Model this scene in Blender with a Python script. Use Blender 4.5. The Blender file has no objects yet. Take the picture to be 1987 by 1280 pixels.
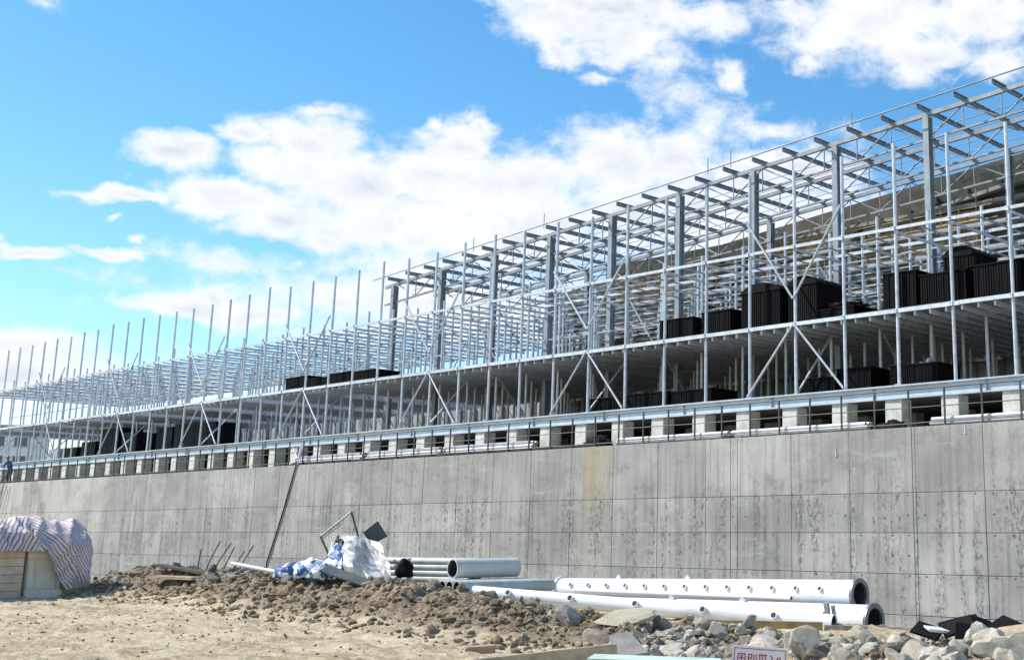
import bpy, bmesh, math, random
import numpy as np
from mathutils import Vector, Matrix, noise, Euler

R = random.Random(7)
S = bpy.context.scene
COL = S.collection
rad = math.radians

# ------------------------------------------------------------------ camera
cd = bpy.data.cameras.new('camera')
cam = bpy.data.objects.new('camera', cd)
COL.objects.link(cam)
cam.location = (0, 0, 1.65)
cam.rotation_euler = (rad(90 + 12.225), 0, rad(39.775))
cd.sensor_width = 36
cd.lens = 36 * 2400 / 1987
cd.shift_x = -(1450 - 993.5) / 1987
cd.shift_y = -130 / 1987
cd.clip_start = 0.1
cd.clip_end = 6000
S.camera = cam

# ------------------------------------------------------------------ light
SUN = Vector((-0.60, -0.40, 0.70)).normalized()
sun_el = math.asin(SUN.z)
sun_az = math.atan2(SUN.x, SUN.y) % (2 * math.pi)
sl = bpy.data.lights.new('sun', 'SUN')
sl.energy = 4.2
sl.angle = rad(0.6)
sl.color = (1.0, 0.95, 0.87)
so = bpy.data.objects.new('sun', sl)
so.rotation_euler = SUN.to_track_quat('Z', 'Y').to_euler()
so.location = (-40, -10, 60)
COL.objects.link(so)

S.view_settings.view_transform = 'Standard'
S.view_settings.look = 'None'
S.view_settings.gamma = 1
S.view_settings.exposure = 0.5
S.view_settings.use_curve_mapping = False

# ------------------------------------------------------------------ sky
world = bpy.data.worlds.new('World')
S.world = world
world.use_nodes = True
wt = world.node_tree
wt.nodes.clear()
WN, WL = wt.nodes.new, wt.links.new


def wmath(op, a, b=None, c=None, clamp=False):
    n = WN('ShaderNodeMath')
    n.operation = op
    n.use_clamp = clamp
    for i, v in enumerate((a, b, c)):
        if v is None:
            continue
        if isinstance(v, (int, float)):
            n.inputs[i].default_value = v
        else:
            WL(v, n.inputs[i])
    return n.outputs[0]


def wvec(op, a, b=None):
    n = WN('ShaderNodeVectorMath')
    n.operation = op
    for i, v in enumerate((a, b)):
        if v is None:
            continue
        if isinstance(v, tuple):
            n.inputs[i].default_value = v
        else:
            WL(v, n.inputs[i])
    return n.outputs['Value' if op in ('LENGTH', 'DOT_PRODUCT') else 'Vector']


def wsmooth(v, a, b, lo=0.0, hi=1.0):
    n = WN('ShaderNodeMapRange')
    n.interpolation_type = 'SMOOTHSTEP'
    WL(v, n.inputs['Value'])
    n.inputs['From Min'].default_value = a
    n.inputs['From Max'].default_value = b
    n.inputs['To Min'].default_value = lo
    n.inputs['To Max'].default_value = hi
    return n.outputs[0]


tc = WN('ShaderNodeTexCoord')
dirn = wvec('NORMALIZE', tc.outputs['Generated'])
sx = WN('ShaderNodeSeparateXYZ')
WL(dirn, sx.inputs[0])
az = wmath('ARCTAN2', wmath('MULTIPLY', sx.outputs[0], -1.0), sx.outputs[1])
el = wmath('ARCSINE', sx.outputs[2])
cmb = WN('ShaderNodeCombineXYZ')
WL(az, cmb.inputs[0])
WL(el, cmb.inputs[1])
p0 = cmb.outputs[0]


def wnoise(vec, scale, detail, rough, dist=0.0):
    n = WN('ShaderNodeTexNoise')
    n.inputs['Scale'].default_value = scale
    n.inputs['Detail'].default_value = detail
    n.inputs['Roughness'].default_value = rough
    n.inputs['Distortion'].default_value = dist
    WL(vec, n.inputs['Vector'])
    return n


# cloud layer in sky angles (azimuth, elevation); the large cloud bodies are laid out, the billows are noise
warp = wnoise(wvec('MULTIPLY', p0, (1.0, 1.5, 1.0)), 16, 4, 0.6)
wv = wvec('SUBTRACT', warp.outputs['Color'], (0.5, 0.5, 0.5))
p1 = wvec('ADD', p0, wvec('MULTIPLY', wv, (0.055, 0.036, 0.0)))
CLOUDS = [(1.142, 0.274, 0.0318, 0.015, 1), (1.094, 0.292, 0.0222, 0.0134, 1), (1.049, 0.293, 0.0441, 0.0225, 1), (1.035, 0.315, 0.0272, 0.007, 0.7), (1.062, 0.27, 0.0491, 0.0194, 1), (1.007, 0.259, 0.0782, 0.0316, 1), (1.101, 0.243, 0.0582, 0.0161, 1), (1.165, 0.238, 0.0411, 0.0059, 0.9), (1.194, 0.238, 0.02, 0.0033, 0.8), (0.937, 0.298, 0.0279, 0.0249, 1), (0.917, 0.314, 0.0125, 0.0141, 0.9), (0.955, 0.317, 0.0082, 0.0088, 0.7), (0.948, 0.275, 0.0609, 0.0281, 1), (0.886, 0.267, 0.0749, 0.0347, 1), (0.802, 0.293, 0.0579, 0.0379, 1), (0.755, 0.296, 0.0411, 0.0281, 1), (0.694, 0.282, 0.0519, 0.024, 1), (0.642, 0.286, 0.0432, 0.0199, 1), (0.966, 0.234, 0.0797, 0.0301, 1), (0.885, 0.23, 0.0826, 0.0368, 1), (1.059, 0.233, 0.045, 0.0156, 0.9), (0.759, 0.25, 0.0942, 0.0374, 1), (0.972, 0.205, 0.0434, 0.018, 0.9), (1.028, 0.218, 0.0344, 0.0142, 0.7), (1.105, 0.198, 0.0431, 0.0138, 0.5), (1.049, 0.196, 0.0225, 0.007, 0.5), (1.118, 0.164, 0.0528, 0.0129, 1), (1.102, 0.172, 0.0179, 0.0092, 0.9), (1.069, 0.159, 0.0403, 0.0124, 0.9), (1.02, 0.167, 0.0418, 0.0134, 0.7), (1.229, 0.128, 0.0436, 0.0142, 1), (1.236, 0.191, 0.0267, 0.0054, 0.9), (1.183, 0.195, 0.03, 0.0048, 0.8), (1.164, 0.205, 0.0082, 0.0052, 0.7), (1.177, 0.22, 0.0074, 0.0033, 0.6), (1.23, 0.109, 0.0588, 0.0248, 1), (1.237, 0.365, 0.0131, 0.0077, 0.5), (0.857, 0.4, 0.052, 0.0206, 1), (0.8, 0.393, 0.0527, 0.0249, 0.95), (0.823, 0.416, 0.0966, 0.0178, 1), (0.852, 0.378, 0.0194, 0.014, 0.8), (0.809, 0.375, 0.024, 0.0101, 0.8), (0.734, 0.412, 0.0757, 0.0208, 0.62), (0.765, 0.378, 0.0308, 0.0243, 0.55), (0.707, 0.366, 0.0185, 0.0146, 0.85), (0.813, 0.361, 0.0239, 0.0049, 0.6), (0.583, 0.407, 0.1012, 0.0339, 0.9), (0.545, 0.375, 0.0605, 0.0193, 0.95), (0.643, 0.375, 0.0176, 0.0089, 0.7), (0.619, 0.394, 0.053, 0.0221, 0.8), (0.496, 0.404, 0.0728, 0.0276, 0.8), (0.479, 0.37, 0.0295, 0.0191, 0.85), (0.747, 0.348, 0.0307, 0.0245, 0.5), (0.72, 0.327, 0.0393, 0.0173, 0.5), (0.672, 0.318, 0.061, 0.0148, 0.5), (0.923, 0.171, 0.2248, 0.0344, 0.75), (0.651, 0.238, 0.1797, 0.0395, 0.9), (1.158, 0.098, 0.1402, 0.0221, 0.6)]
field = None
for a, e, ra, re, w in CLOUDS:
    v = wvec('MULTIPLY', wvec('SUBTRACT', p1, (a, e, 0)), (1 / (ra * 1.25), 1 / (re * 1.25), 0))
    g = wmath('MULTIPLY_ADD', wvec('LENGTH', v), -w, w)
    if field is None:
        field = g
    else:
        n = WN('ShaderNodeMath')
        n.operation = 'SMOOTH_MAX'
        WL(field, n.inputs[0])
        WL(g, n.inputs[1])
        n.inputs[2].default_value = 0.18
        field = n.outputs[0]
# the same kind of broken cloud goes on all round the sky
wide = wnoise(wvec('MULTIPLY', dirn, (1, 1, 2.2)), 2.3, 5, 0.55)
generic = wmath('MULTIPLY', wmath('SUBTRACT', wide.outputs['Fac'], 0.53), 5.0)
away = wsmooth(wvec('LENGTH', wvec('MULTIPLY', wvec('SUBTRACT', p0, (0.87, 0.22, 0)), (1 / 0.5, 1 / 0.27, 0))), 0.95, 1.3)
generic = wmath('ADD', generic, wmath('MULTIPLY', wmath('SUBTRACT', away, 1.0), 4.0))
field = wmath('MAXIMUM', field, generic)
fine = wnoise(wvec('MULTIPLY', p0, (1.0, 1.35, 1.0)), 34, 9, 0.62, 0.25)
f = fine.outputs['Fac']
dens = wmath('ADD', field, wmath('MULTIPLY', wmath('SUBTRACT', f, 0.5), 1.25))
cloud = wsmooth(dens, -0.03, 0.66)
fine2 = wnoise(wvec('ADD', wvec('MULTIPLY', p0, (1.0, 1.35, 1.0)), (0.012, 0.016, 0.0)), 34, 5, 0.55, 0.25)
big = wnoise(wvec('MULTIPLY', p0, (1.0, 1.5, 1.0)), 9, 4, 0.5)
lit = wmath('ADD', wmath('MULTIPLY', wmath('SUBTRACT', f, fine2.outputs['Fac']), 1.6),
            wmath('MULTIPLY_ADD', big.outputs['Fac'], 1.5, -0.36), clamp=True)
core = wsmooth(dens, 0.25, 1.05)
shade = wmath('MULTIPLY', core, wmath('SUBTRACT', 1.0, lit), clamp=True)
cc = WN('ShaderNodeMix')
cc.data_type = 'RGBA'
WL(shade, cc.inputs['Factor'])
cc.inputs[6].default_value = (7.5, 7.6, 7.7, 1)
cc.inputs[7].default_value = (4.7, 5.3, 6.2, 1)

sky = WN('ShaderNodeTexSky')
sky.sky_type = 'NISHITA'
sky.sun_disc = False
sky.sun_elevation = sun_el
sky.sun_rotation = sun_az
sky.altitude = 200
sky.air_density = 1.0
sky.dust_density = 0.3
sky.ozone_density = 2.0
hs = WN('ShaderNodeHueSaturation')
hs.inputs['Saturation'].default_value = 1.3
hs.inputs['Hue'].default_value = 0.493
hs.inputs['Value'].default_value = 1.44
WL(sky.outputs[0], hs.inputs['Color'])
mx = WN('ShaderNodeMix')
mx.data_type = 'RGBA'
WL(cloud, mx.inputs['Factor'])
WL(hs.outputs[0], mx.inputs[6])
WL(cc.outputs[2], mx.inputs[7])
bg = WN('ShaderNodeBackground')
bg.inputs['Strength'].default_value = 0.1
WL(mx.outputs[2], bg.inputs['Color'])
wo = WN('ShaderNodeOutputWorld')
WL(bg.outputs[0], wo.inputs[0])
world.cycles.sampling_method = 'MANUAL'
world.cycles.sample_map_resolution = 512


# ------------------------------------------------------------------ materials
class Mat:
    def __init__(s, name, rough=0.6, metal=0.0, spec=0.4):
        s.m = bpy.data.materials.new(name)
        s.m.use_nodes = True
        s.t = s.m.node_tree
        s.b = s.t.nodes['Principled BSDF']
        s.b.inputs['Roughness'].default_value = rough
        s.b.inputs['Metallic'].default_value = metal
        s.b.inputs['Specular IOR Level'].default_value = spec

    def n(s, typ, **kw):
        n = s.t.nodes.new(typ)
        for k, v in kw.items():
            if hasattr(n, k):
                setattr(n, k, v)
            else:
                n.inputs[k].default_value = v
        return n

    def l(s, a, b):
        s.t.links.new(a, b)

    def coord(s, kind='Object', scale=(1, 1, 1)):
        if kind == 'World':
            src = s.n('ShaderNodeNewGeometry').outputs['Position']
        else:
            src = s.n('ShaderNodeTexCoord').outputs[kind]
        m = s.n('ShaderNodeMapping')
        m.inputs['Scale'].default_value = scale
        s.l(src, m.inputs[0])
        return m.outputs[0]

    def noise(s, vec, scale, detail=4, rough=0.55, dist=0.0):
        n = s.n('ShaderNodeTexNoise', Scale=scale, Detail=detail, Roughness=rough, Distortion=dist)
        s.l(vec, n.inputs['Vector'])
        return n.outputs['Fac']

    def ramp(s, v, a, b, lo=0.0, hi=1.0):
        n = s.n('ShaderNodeMapRange')
        n.interpolation_type = 'SMOOTHSTEP'
        s.l(v, n.inputs['Value'])
        n.inputs['From Min'].default_value = a
        n.inputs['From Max'].default_value = b
        n.inputs['To Min'].default_value = lo
        n.inputs['To Max'].default_value = hi
        return n.outputs[0]

    def mix(s, fac, a, b, blend='MIX'):
        n = s.n('ShaderNodeMix', data_type='RGBA')
        n.blend_type = blend
        for i, v in ((0, fac), (6, a), (7, b)):
            if isinstance(v, (int, float)):
                n.inputs[i].default_value = v
            elif isinstance(v, tuple):
                n.inputs[i].default_value = v + (1,) if len(v) == 3 else v
            else:
                s.l(v, n.inputs[i])
        return n.outputs[2]

    def math(s, op, a, b=None, clamp=False):
        n = s.n('ShaderNodeMath', operation=op)
        n.use_clamp = clamp
        for i, v in enumerate((a, b)):
            if v is None:
                continue
            if isinstance(v, (int, float)):
                n.inputs[i].default_value = v
            else:
                s.l(v, n.inputs[i])
        return n.outputs[0]

    def rnd(s):
        return s.n('ShaderNodeObjectInfo').outputs['Random']

    def color(s, c):
        if isinstance(c, tuple):
            s.b.inputs['Base Color'].default_value = c + (1,)
        else:
            s.l(c, s.b.inputs['Base Color'])
        return s

    def bump(s, h, strength=0.3, dist=0.02):
        n = s.n('ShaderNodeBump', Strength=strength, Distance=dist)
        s.l(h, n.inputs['Height'])
        s.l(n.outputs[0], s.b.inputs['Normal'])
        return s


def simple(name, c, rough=0.6, metal=0.0, var=0.12, scale=3.0, spec=0.4, bump=0.0, kind='World', rand=0.0):
    m = Mat(name, rough, metal, spec)
    v = m.coord(kind)
    a = m.noise(v, scale, 5, 0.6)
    lo = tuple(x * (1 - var) for x in c)
    hi = tuple(min(1, x * (1 + var)) for x in c)
    col = m.mix(m.ramp(a, 0.3, 0.7), lo, hi)
    if rand:
        col = m.mix(m.ramp(m.rnd(), 0, 1, 0, rand), col, tuple(x * 0.35 for x in c))
    m.color(col)
    if bump:
        m.bump(m.noise(v, scale * 6, 6, 0.65), bump, 0.03)
    return m.m


M = {}


def concrete_wall():
    m = Mat('formed_concrete', 0.85, 0, 0.25)
    w = m.coord('World')
    big = m.noise(w, 0.33, 5, 0.6)
    col = m.mix(m.ramp(big, 0.3, 0.7), (0.305, 0.298, 0.274), (0.51, 0.50, 0.462))
    pr = m.rnd()
    col = m.mix(m.ramp(pr, 0, 1, 0.0, 0.45), col, (0.25, 0.246, 0.23))
    # vertical form-board and rain streaks
    st = m.noise(m.coord('World', (5.5, 5.5, 0.22)), 1.0, 5, 0.6)
    col = m.mix(m.ramp(st, 0.45, 0.72, 0, 0.5), col, (0.15, 0.15, 0.145))
    st2 = m.noise(m.coord('World', (9, 9, 0.35)), 1.0, 4, 0.6)
    col = m.mix(m.ramp(st2, 0.55, 0.75, 0, 0.35), col, (0.46, 0.46, 0.44))
    sp0 = m.n('ShaderNodeSeparateXYZ')
    m.l(w, sp0.inputs[0])
    # columns of dark damp blotches
    lane = m.ramp(m.noise(m.coord('World', (2.3, 2.3, 0.16)), 1.0, 4, 0.6), 0.46, 0.62)
    blot = m.ramp(m.noise(m.coord('World', (9.0, 9.0, 5.0)), 1.0, 6, 0.78), 0.46, 0.60)
    col = m.mix(m.math('MULTIPLY', m.math('MULTIPLY', m.math('MULTIPLY', lane, m.ramp(sp0.outputs[2], 2.6, 3.4, 1, 0.35)), blot), 0.85), col, (0.085, 0.085, 0.085))
    # pale lime bloom near the casting lines
    bl = m.ramp(m.noise(m.coord('World', (0.5, 0.5, 2.4)), 1.0, 5, 0.6), 0.58, 0.75, 0, 0.5)
    col = m.mix(bl, col, (0.48, 0.48, 0.455))
    patchy = m.noise(m.coord('World', (1.1, 1.1, 1.7)), 1.0, 6, 0.7)
    col = m.mix(m.ramp(patchy, 0.52, 0.68, 0, 0.45), col, (0.17, 0.17, 0.168))
    # ochre rust wash under the walkway
    sp = m.n('ShaderNodeSeparateXYZ')
    m.l(w, sp.inputs[0])
    dx = m.math('ABSOLUTE', m.math('ADD', sp.outputs[0], 35.5))
    och = m.math('MULTIPLY', m.ramp(dx, 0.15, 1.25, 1, 0), m.ramp(sp.outputs[2], 1.4, 4.4, 0.15, 1))
    och = m.math('MULTIPLY', och, m.ramp(st, 0.35, 0.6, 0.25, 1))
    col = m.mix(m.math('MULTIPLY', och, 0.6), col, (0.42, 0.33, 0.15))
    # wall turns patchily paler towards its far end
    pale_end = m.math('MULTIPLY', m.ramp(sp.outputs[0], -76, -84, 0, 0.55), m.ramp(m.noise(w, 0.5, 3), 0.35, 0.55))
    col = m.mix(pale_end, col, (0.62, 0.59, 0.52))
    # tie holes
    cmb = m.n('ShaderNodeCombineXYZ')
    fx = m.math('SUBTRACT', m.math('FRACT', m.math('MULTIPLY', sp.outputs[0], 1 / 0.6)), 0.5)
    fz = m.math('SUBTRACT', m.math('FRACT', m.math('MULTIPLY', m.math('ADD', sp.outputs[2], 0.02), 1 / 0.615)), 0.5)
    m.l(fx, cmb.inputs[0])
    m.l(fz, cmb.inputs[1])
    ln = m.n('ShaderNodeVectorMath', operation='LENGTH')
    m.l(cmb.outputs[0], ln.inputs[0])
    gate = m.ramp(m.noise(w, 1.3, 2), 0.48, 0.56)
    hole = m.math('MULTIPLY', m.math('MULTIPLY', m.ramp(ln.outputs['Value'], 0.035, 0.075, 1, 0), gate), m.ramp(sp.outputs[2], 2.9, 2.7, 0, 0.85))
    col = m.mix(hole, col, (0.05, 0.05, 0.05))
    pit = m.ramp(m.noise(w, 14, 4, 0.7), 0.62, 0.72, 0, 0.5)
    col = m.mix(pit, col, (0.12, 0.12, 0.12))
    m.color(col)
    m.bump(m.math('ADD', m.noise(w, 9, 6, 0.65), m.math('MULTIPLY', hole, -2.0)), 0.25, 0.03)
    return m.m


M['wall'] = concrete_wall()
M['wall_core'] = simple('dark_concrete', (0.10, 0.10, 0.098), 0.9, var=0.3)  # darker core that shows in the joints between panels
M['pillar'] = simple('pale_concrete', (0.66, 0.64, 0.58), 0.85, var=0.2, scale=2.2, bump=0.15, rand=0.12)
M['slab'] = simple('slab_concrete', (0.40, 0.40, 0.39), 0.9, var=0.2, scale=1.5)
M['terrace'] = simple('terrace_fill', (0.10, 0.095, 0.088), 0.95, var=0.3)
M['steel'] = simple('galvanised_steel', (0.60, 0.64, 0.68), 0.42, 0.25, var=0.16, scale=4, spec=0.5, rand=0.25)
M['steel_dim'] = simple('dim_galvanised_steel', (0.40, 0.43, 0.46), 0.5, 0.2, var=0.2, scale=4, rand=0.2)  # darker copy of the galvanised steel, for rear rows and small members
M['girder'] = simple('primed_girder', (0.50, 0.57, 0.62), 0.45, 0.1, var=0.12, scale=1.5, rand=0.12)
M['roofsteel'] = simple('grey_roof_steel', (0.27, 0.30, 0.325), 0.5, 0.2, var=0.2, scale=3, rand=0.15)
M['column'] = simple('grey_column_paint', (0.27, 0.31, 0.345), 0.5, 0.1, var=0.15, scale=2, rand=0.1)
M['rail'] = simple('dark_handrail_paint', (0.07, 0.075, 0.08), 0.55, 0.2, var=0.25)
M['deck'] = simple('deck_sheet', (0.30, 0.32, 0.34), 0.6, 0.2, var=0.25, rand=0.2)
M['black'] = simple('black_plastic', (0.0035, 0.004, 0.005), 0.7, 0, var=0.3, spec=0.12)
M['navy'] = simple('navy_wrap', (0.004, 0.007, 0.014), 0.5, 0, var=0.3, spec=0.2)
M['red'] = simple('red_sheet', (0.45, 0.02, 0.03), 0.6)
M['white'] = simple('white_painted_steel', (0.80, 0.81, 0.81), 0.32, 0, var=0.05, scale=2.5, spec=0.5)
def dirty_white():
    m = Mat('muddy_white_paint', 0.38, 0, 0.45)
    w = m.coord('World')
    a = m.noise(m.coord('World', (0.8, 3, 3)), 1.0, 6, 0.7)
    col = m.mix(m.ramp(a, 0.5, 0.72, 0, 0.55), (0.80, 0.80, 0.79), (0.50, 0.47, 0.41))
    b = m.noise(w, 9, 6, 0.75)
    col = m.mix(m.ramp(b, 0.60, 0.72, 0, 0.6), col, (0.36, 0.31, 0.25))
    m.color(col)
    return m.m


M['white'] = dirty_white()
M['tube'] = simple('white_tube', (0.72, 0.73, 0.74), 0.4, 0, var=0.12, scale=6, rand=0.15)
M['grey_pipe'] = simple('zinc_pipe', (0.52, 0.54, 0.51), 0.6, 0.05, var=0.15, scale=4, spec=0.5, rand=0.25)
M['pvc'] = simple('grey_pvc', (0.50, 0.505, 0.48), 0.65, 0, var=0.08)
M['inner_shade'] = simple('pipe_inner_shade', (0.05, 0.055, 0.06), 0.7, 0.1, var=0.3)  # shade inside pipe ends, put into a dark colour
M['steel_end'] = simple('flange_steel', (0.22, 0.23, 0.25), 0.45, 0.5, var=0.2)
M['timber'] = simple('weathered_timber', (0.42, 0.33, 0.22), 0.8, var=0.3, scale=5, bump=0.2)
M['ply'] = simple('ochre_plywood', (0.44, 0.27, 0.10), 0.7, var=0.3, scale=2.5)
M['darkwood'] = simple('dark_wet_timber', (0.075, 0.06, 0.05), 0.8, var=0.35, scale=6)
M['crate'] = simple('cream_crate_board', (0.64, 0.51, 0.385), 0.7, var=0.12, scale=5, rand=0.15)
M['cabinet'] = simple('cream_panel', (0.68, 0.605, 0.475), 0.55, var=0.08)
M['rebar'] = simple('rusty_rebar', (0.07, 0.06, 0.06), 0.8, 0.3, var=0.3)
M['hose'] = simple('black_rubber', (0.018, 0.018, 0.02), 0.6)
M['mint'] = simple('mint_board', (0.52, 0.63, 0.53), 0.5, var=0.1)
M['sheetblack'] = simple('black_roofing_sheet', (0.010, 0.009, 0.009), 0.7, var=0.3, spec=0.15)
M['sheetgrey'] = simple('dark_grey_sheet', (0.085, 0.088, 0.09), 0.55, var=0.2)
M['mesh'] = simple('wire_mesh', (0.35, 0.36, 0.35), 0.5, 0.4)
M['signwhite'] = simple('sign_board', (0.80, 0.78, 0.76), 0.5, var=0.05)
M['signred'] = simple('sign_red_paint', (0.55, 0.03, 0.05), 0.5, var=0.1)
M['brick'] = simple('fired_brick', (0.36, 0.25, 0.18), 0.85, var=0.25, scale=8)
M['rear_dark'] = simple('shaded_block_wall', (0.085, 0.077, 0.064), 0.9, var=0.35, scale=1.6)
M['rear_band'] = simple('rear_concrete_ledge', (0.27, 0.27, 0.255), 0.85, var=0.25, scale=1.2)
M['rear_col'] = simple('rear_white_column', (0.62, 0.62, 0.60), 0.8, var=0.12)
M['rear_brown'] = simple('brown_masonry', (0.34, 0.265, 0.16), 0.9, var=0.45, scale=5, bump=0.4)
M['rear_green'] = simple('dark_netting', (0.045, 0.055, 0.045), 0.85, var=0.5, scale=3)
M['far_white'] = simple('far_render', (0.82, 0.82, 0.80), 0.8, var=0.06)
M['glass'] = simple('far_window_glass', (0.10, 0.12, 0.14), 0.2, 0, spec=0.6)
M['skin'] = simple('skin', (0.36, 0.22, 0.15), 0.6)
M['blue_cloth'] = simple('blue_work_cloth', (0.03, 0.11, 0.27), 0.8, var=0.25, scale=8)
M['trouser'] = simple('dark_trousers', (0.05, 0.06, 0.075), 0.85, var=0.25, scale=8)
M['helmet'] = simple('orange_helmet', (0.62, 0.12, 0.05), 0.35, spec=0.5)
M['bark'] = simple('bark', (0.10, 0.075, 0.05), 0.9, var=0.3)


def soil():
    m = Mat('site_soil', 0.95, 0, 0.15)
    w = m.coord('World')
    sp = m.n('ShaderNodeSeparateXYZ')
    m.l(w, sp.inputs[0])
    at = m.n('ShaderNodeAttribute', attribute_name='heap')
    n1 = m.noise(w, 0.7, 6, 0.62)
    n2 = m.noise(w, 5.0, 6, 0.7)
    n3 = m.noise(w, 22, 5, 0.7)
    sand = m.mix(m.ramp(n2, 0.35, 0.66), (0.36, 0.28, 0.165), (0.66, 0.56, 0.39))
    sand = m.mix(m.ramp(n1, 0.42, 0.62, 0, 0.75), sand, (0.66, 0.56, 0.39))
    damp_shade = m.noise(m.coord('World', (0.55, 1.6, 1)), 1.0, 6, 0.7, 0.6)  # dark streaks: damp soil and the yard's long shadows painted together
    sand = m.mix(m.ramp(damp_shade, 0.48, 0.64, 0, 0.75), sand, (0.33, 0.25, 0.165))
    crust = m.noise(m.coord('World', (2.6, 5.5, 1)), 1.0, 6, 0.72)
    sand = m.mix(m.ramp(crust, 0.55, 0.68, 0, 0.6), sand, (0.27, 0.205, 0.135))
    ear = m.mix(m.ramp(n2, 0.33, 0.68), (0.14, 0.105, 0.073), (0.35, 0.275, 0.19))
    ear = m.mix(m.ramp(n1, 0.5, 0.68, 0, 0.5), ear, (0.42, 0.345, 0.25))
    fac = m.ramp(m.math('ADD', at.outputs['Fac'], m.math('MULTIPLY', m.math('SUBTRACT', n2, 0.5), 0.7)), 0.12, 0.42)
    col = m.mix(fac, sand, ear)
    col = m.mix(m.ramp(n3, 0.58, 0.74, 0, 0.5), col, (0.14, 0.11, 0.075))
    col = m.mix(m.ramp(n3, 0.44, 0.30, 0, 0.4), col, (0.66, 0.58, 0.44))
    m.color(col)
    m.bump(m.math('ADD', m.noise(w, 7, 8, 0.72), m.math('MULTIPLY', n3, 0.5)), 0.9, 0.06)
    return m.m


def clod():
    m = Mat('soil_clod', 0.95, 0, 0.15)
    w = m.coord('World')
    n1 = m.noise(w, 2.1, 3, 0.6)
    n2 = m.noise(w, 24, 5, 0.7)
    col = m.mix(m.ramp(n1, 0.35, 0.65), (0.15, 0.112, 0.074), (0.37, 0.29, 0.20))
    col = m.mix(m.ramp(n2, 0.5, 0.75, 0, 0.6), col, (0.07, 0.055, 0.04))
    m.color(col)
    m.bump(n2, 0.5, 0.02)
    return m.m


def rock(name, c0, c1):
    m = Mat(name, 0.9, 0, 0.2)
    v = m.coord('Object')
    info = m.n('ShaderNodeObjectInfo')
    off = m.n('ShaderNodeVectorMath', operation='ADD')
    m.l(v, off.inputs[0])
    m.l(info.outputs['Location'], off.inputs[1])
    v = off.outputs[0]
    n1 = m.noise(v, 2.2, 6, 0.65)
    n2 = m.noise(v, 17, 7, 0.75)
    col = m.mix(m.ramp(n1, 0.3, 0.7), c0, c1)
    col = m.mix(m.ramp(info.outputs['Random'], 0, 1, 0, 0.6), col, tuple(x * 0.55 for x in c0))
    col = m.mix(m.ramp(n2, 0.53, 0.70, 0, 0.7), col, tuple(x * 0.33 for x in c0))  # shade of crevices painted into the stone colour
    m.color(col)
    m.bump(m.math('ADD', n2, n1), 0.6, 0.03)
    return m.m


def striped():
    m = Mat('striped_tarpaulin', 0.5, 0, 0.4)
    uv = m.n('ShaderNodeTexCoord').outputs['UV']
    sp = m.n('ShaderNodeSeparateXYZ')
    m.l(uv, sp.inputs[0])
    wob = m.noise(uv, 2.2, 3, 0.5)
    # straight printed stripes; the cloth was pulled askew, so the print turns from one end to the other
    ang = m.ramp(sp.outputs[1], 13.18, 13.20, 0.45, -0.8)
    c = m.math('ADD', m.math('ADD', m.math('MULTIPLY', sp.outputs[0], ang), sp.outputs[1]), m.math('MULTIPLY', wob, 0.10))
    fr = m.math('FRACT', m.math('MULTIPLY', c, 9.5))
    a = m.math('MULTIPLY', m.ramp(fr, 0.42, 0.47), m.ramp(fr, 0.80, 0.85, 1, 0))
    fr2 = m.math('FRACT', m.math('MULTIPLY', c, 2.4))
    col = m.mix(a, (0.70, 0.615, 0.60), (0.26, 0.175, 0.20))
    b = m.math('MULTIPLY', m.math('MULTIPLY', m.ramp(fr2, 0.1, 0.14), m.ramp(fr2, 0.36, 0.40, 1, 0)), a)
    col = m.mix(m.math('MULTIPLY', b, 0.8), col, (0.42, 0.23, 0.23))
    col = m.mix(m.ramp(m.noise(uv, 6, 5, 0.6), 0.5, 0.75, 0, 0.3), col, (0.4, 0.38, 0.36))
    m.color(col)
    m.bump(m.noise(uv, 5, 5, 0.65, 1.0), 0.7, 0.05)
    return m.m


def bluebag():
    m = Mat('blue_white_sacking', 0.55, 0, 0.4)
    v = m.coord('World')
    n = m.noise(v, 4.5, 3, 0.5, 0.8)
    col = m.mix(m.ramp(n, 0.45, 0.53), (0.025, 0.10, 0.27), (0.68, 0.71, 0.73))
    m.color(col)
    m.bump(m.noise(v, 18, 4), 0.4, 0.02)
    return m.m


def greytarp():
    m = Mat('silver_tarpaulin', 0.42, 0.0, 0.5)
    v = m.coord('World')
    n = m.noise(v, 2.2, 5, 0.6, 0.5)
    col = m.mix(m.ramp(n, 0.42, 0.60), (0.20, 0.215, 0.215), (0.55, 0.55, 0.55))
    m.color(col)
    m.bump(m.noise(v, 4, 4, 0.5, 0.5), 0.25, 0.03)
    return m.m


M['soil'] = soil()
M['clod'] = clod()
M['rock'] = rock('pale_rubble_stone', (0.44, 0.39, 0.31), (0.68, 0.62, 0.51))
M['rock_dark'] = rock('brown_rubble_stone', (0.20, 0.165, 0.125), (0.36, 0.30, 0.235))
M['rock_slab'] = rock('broken_concrete', (0.25, 0.24, 0.22), (0.40, 0.385, 0.35))
M['rock_yellow'] = rock('yellow_stone', (0.55, 0.50, 0.36), (0.72, 0.67, 0.50))
M['hill'] = rock('far_pale_rock', (0.42, 0.40, 0.34), (0.66, 0.64, 0.57))
M['stripe'] = striped()
M['bluebag'] = bluebag()
M['greytarp'] = greytarp()
M['leaf'] = simple('dark_leaf', (0.045, 0.075, 0.03), 0.7, var=0.4, scale=5)


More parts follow.
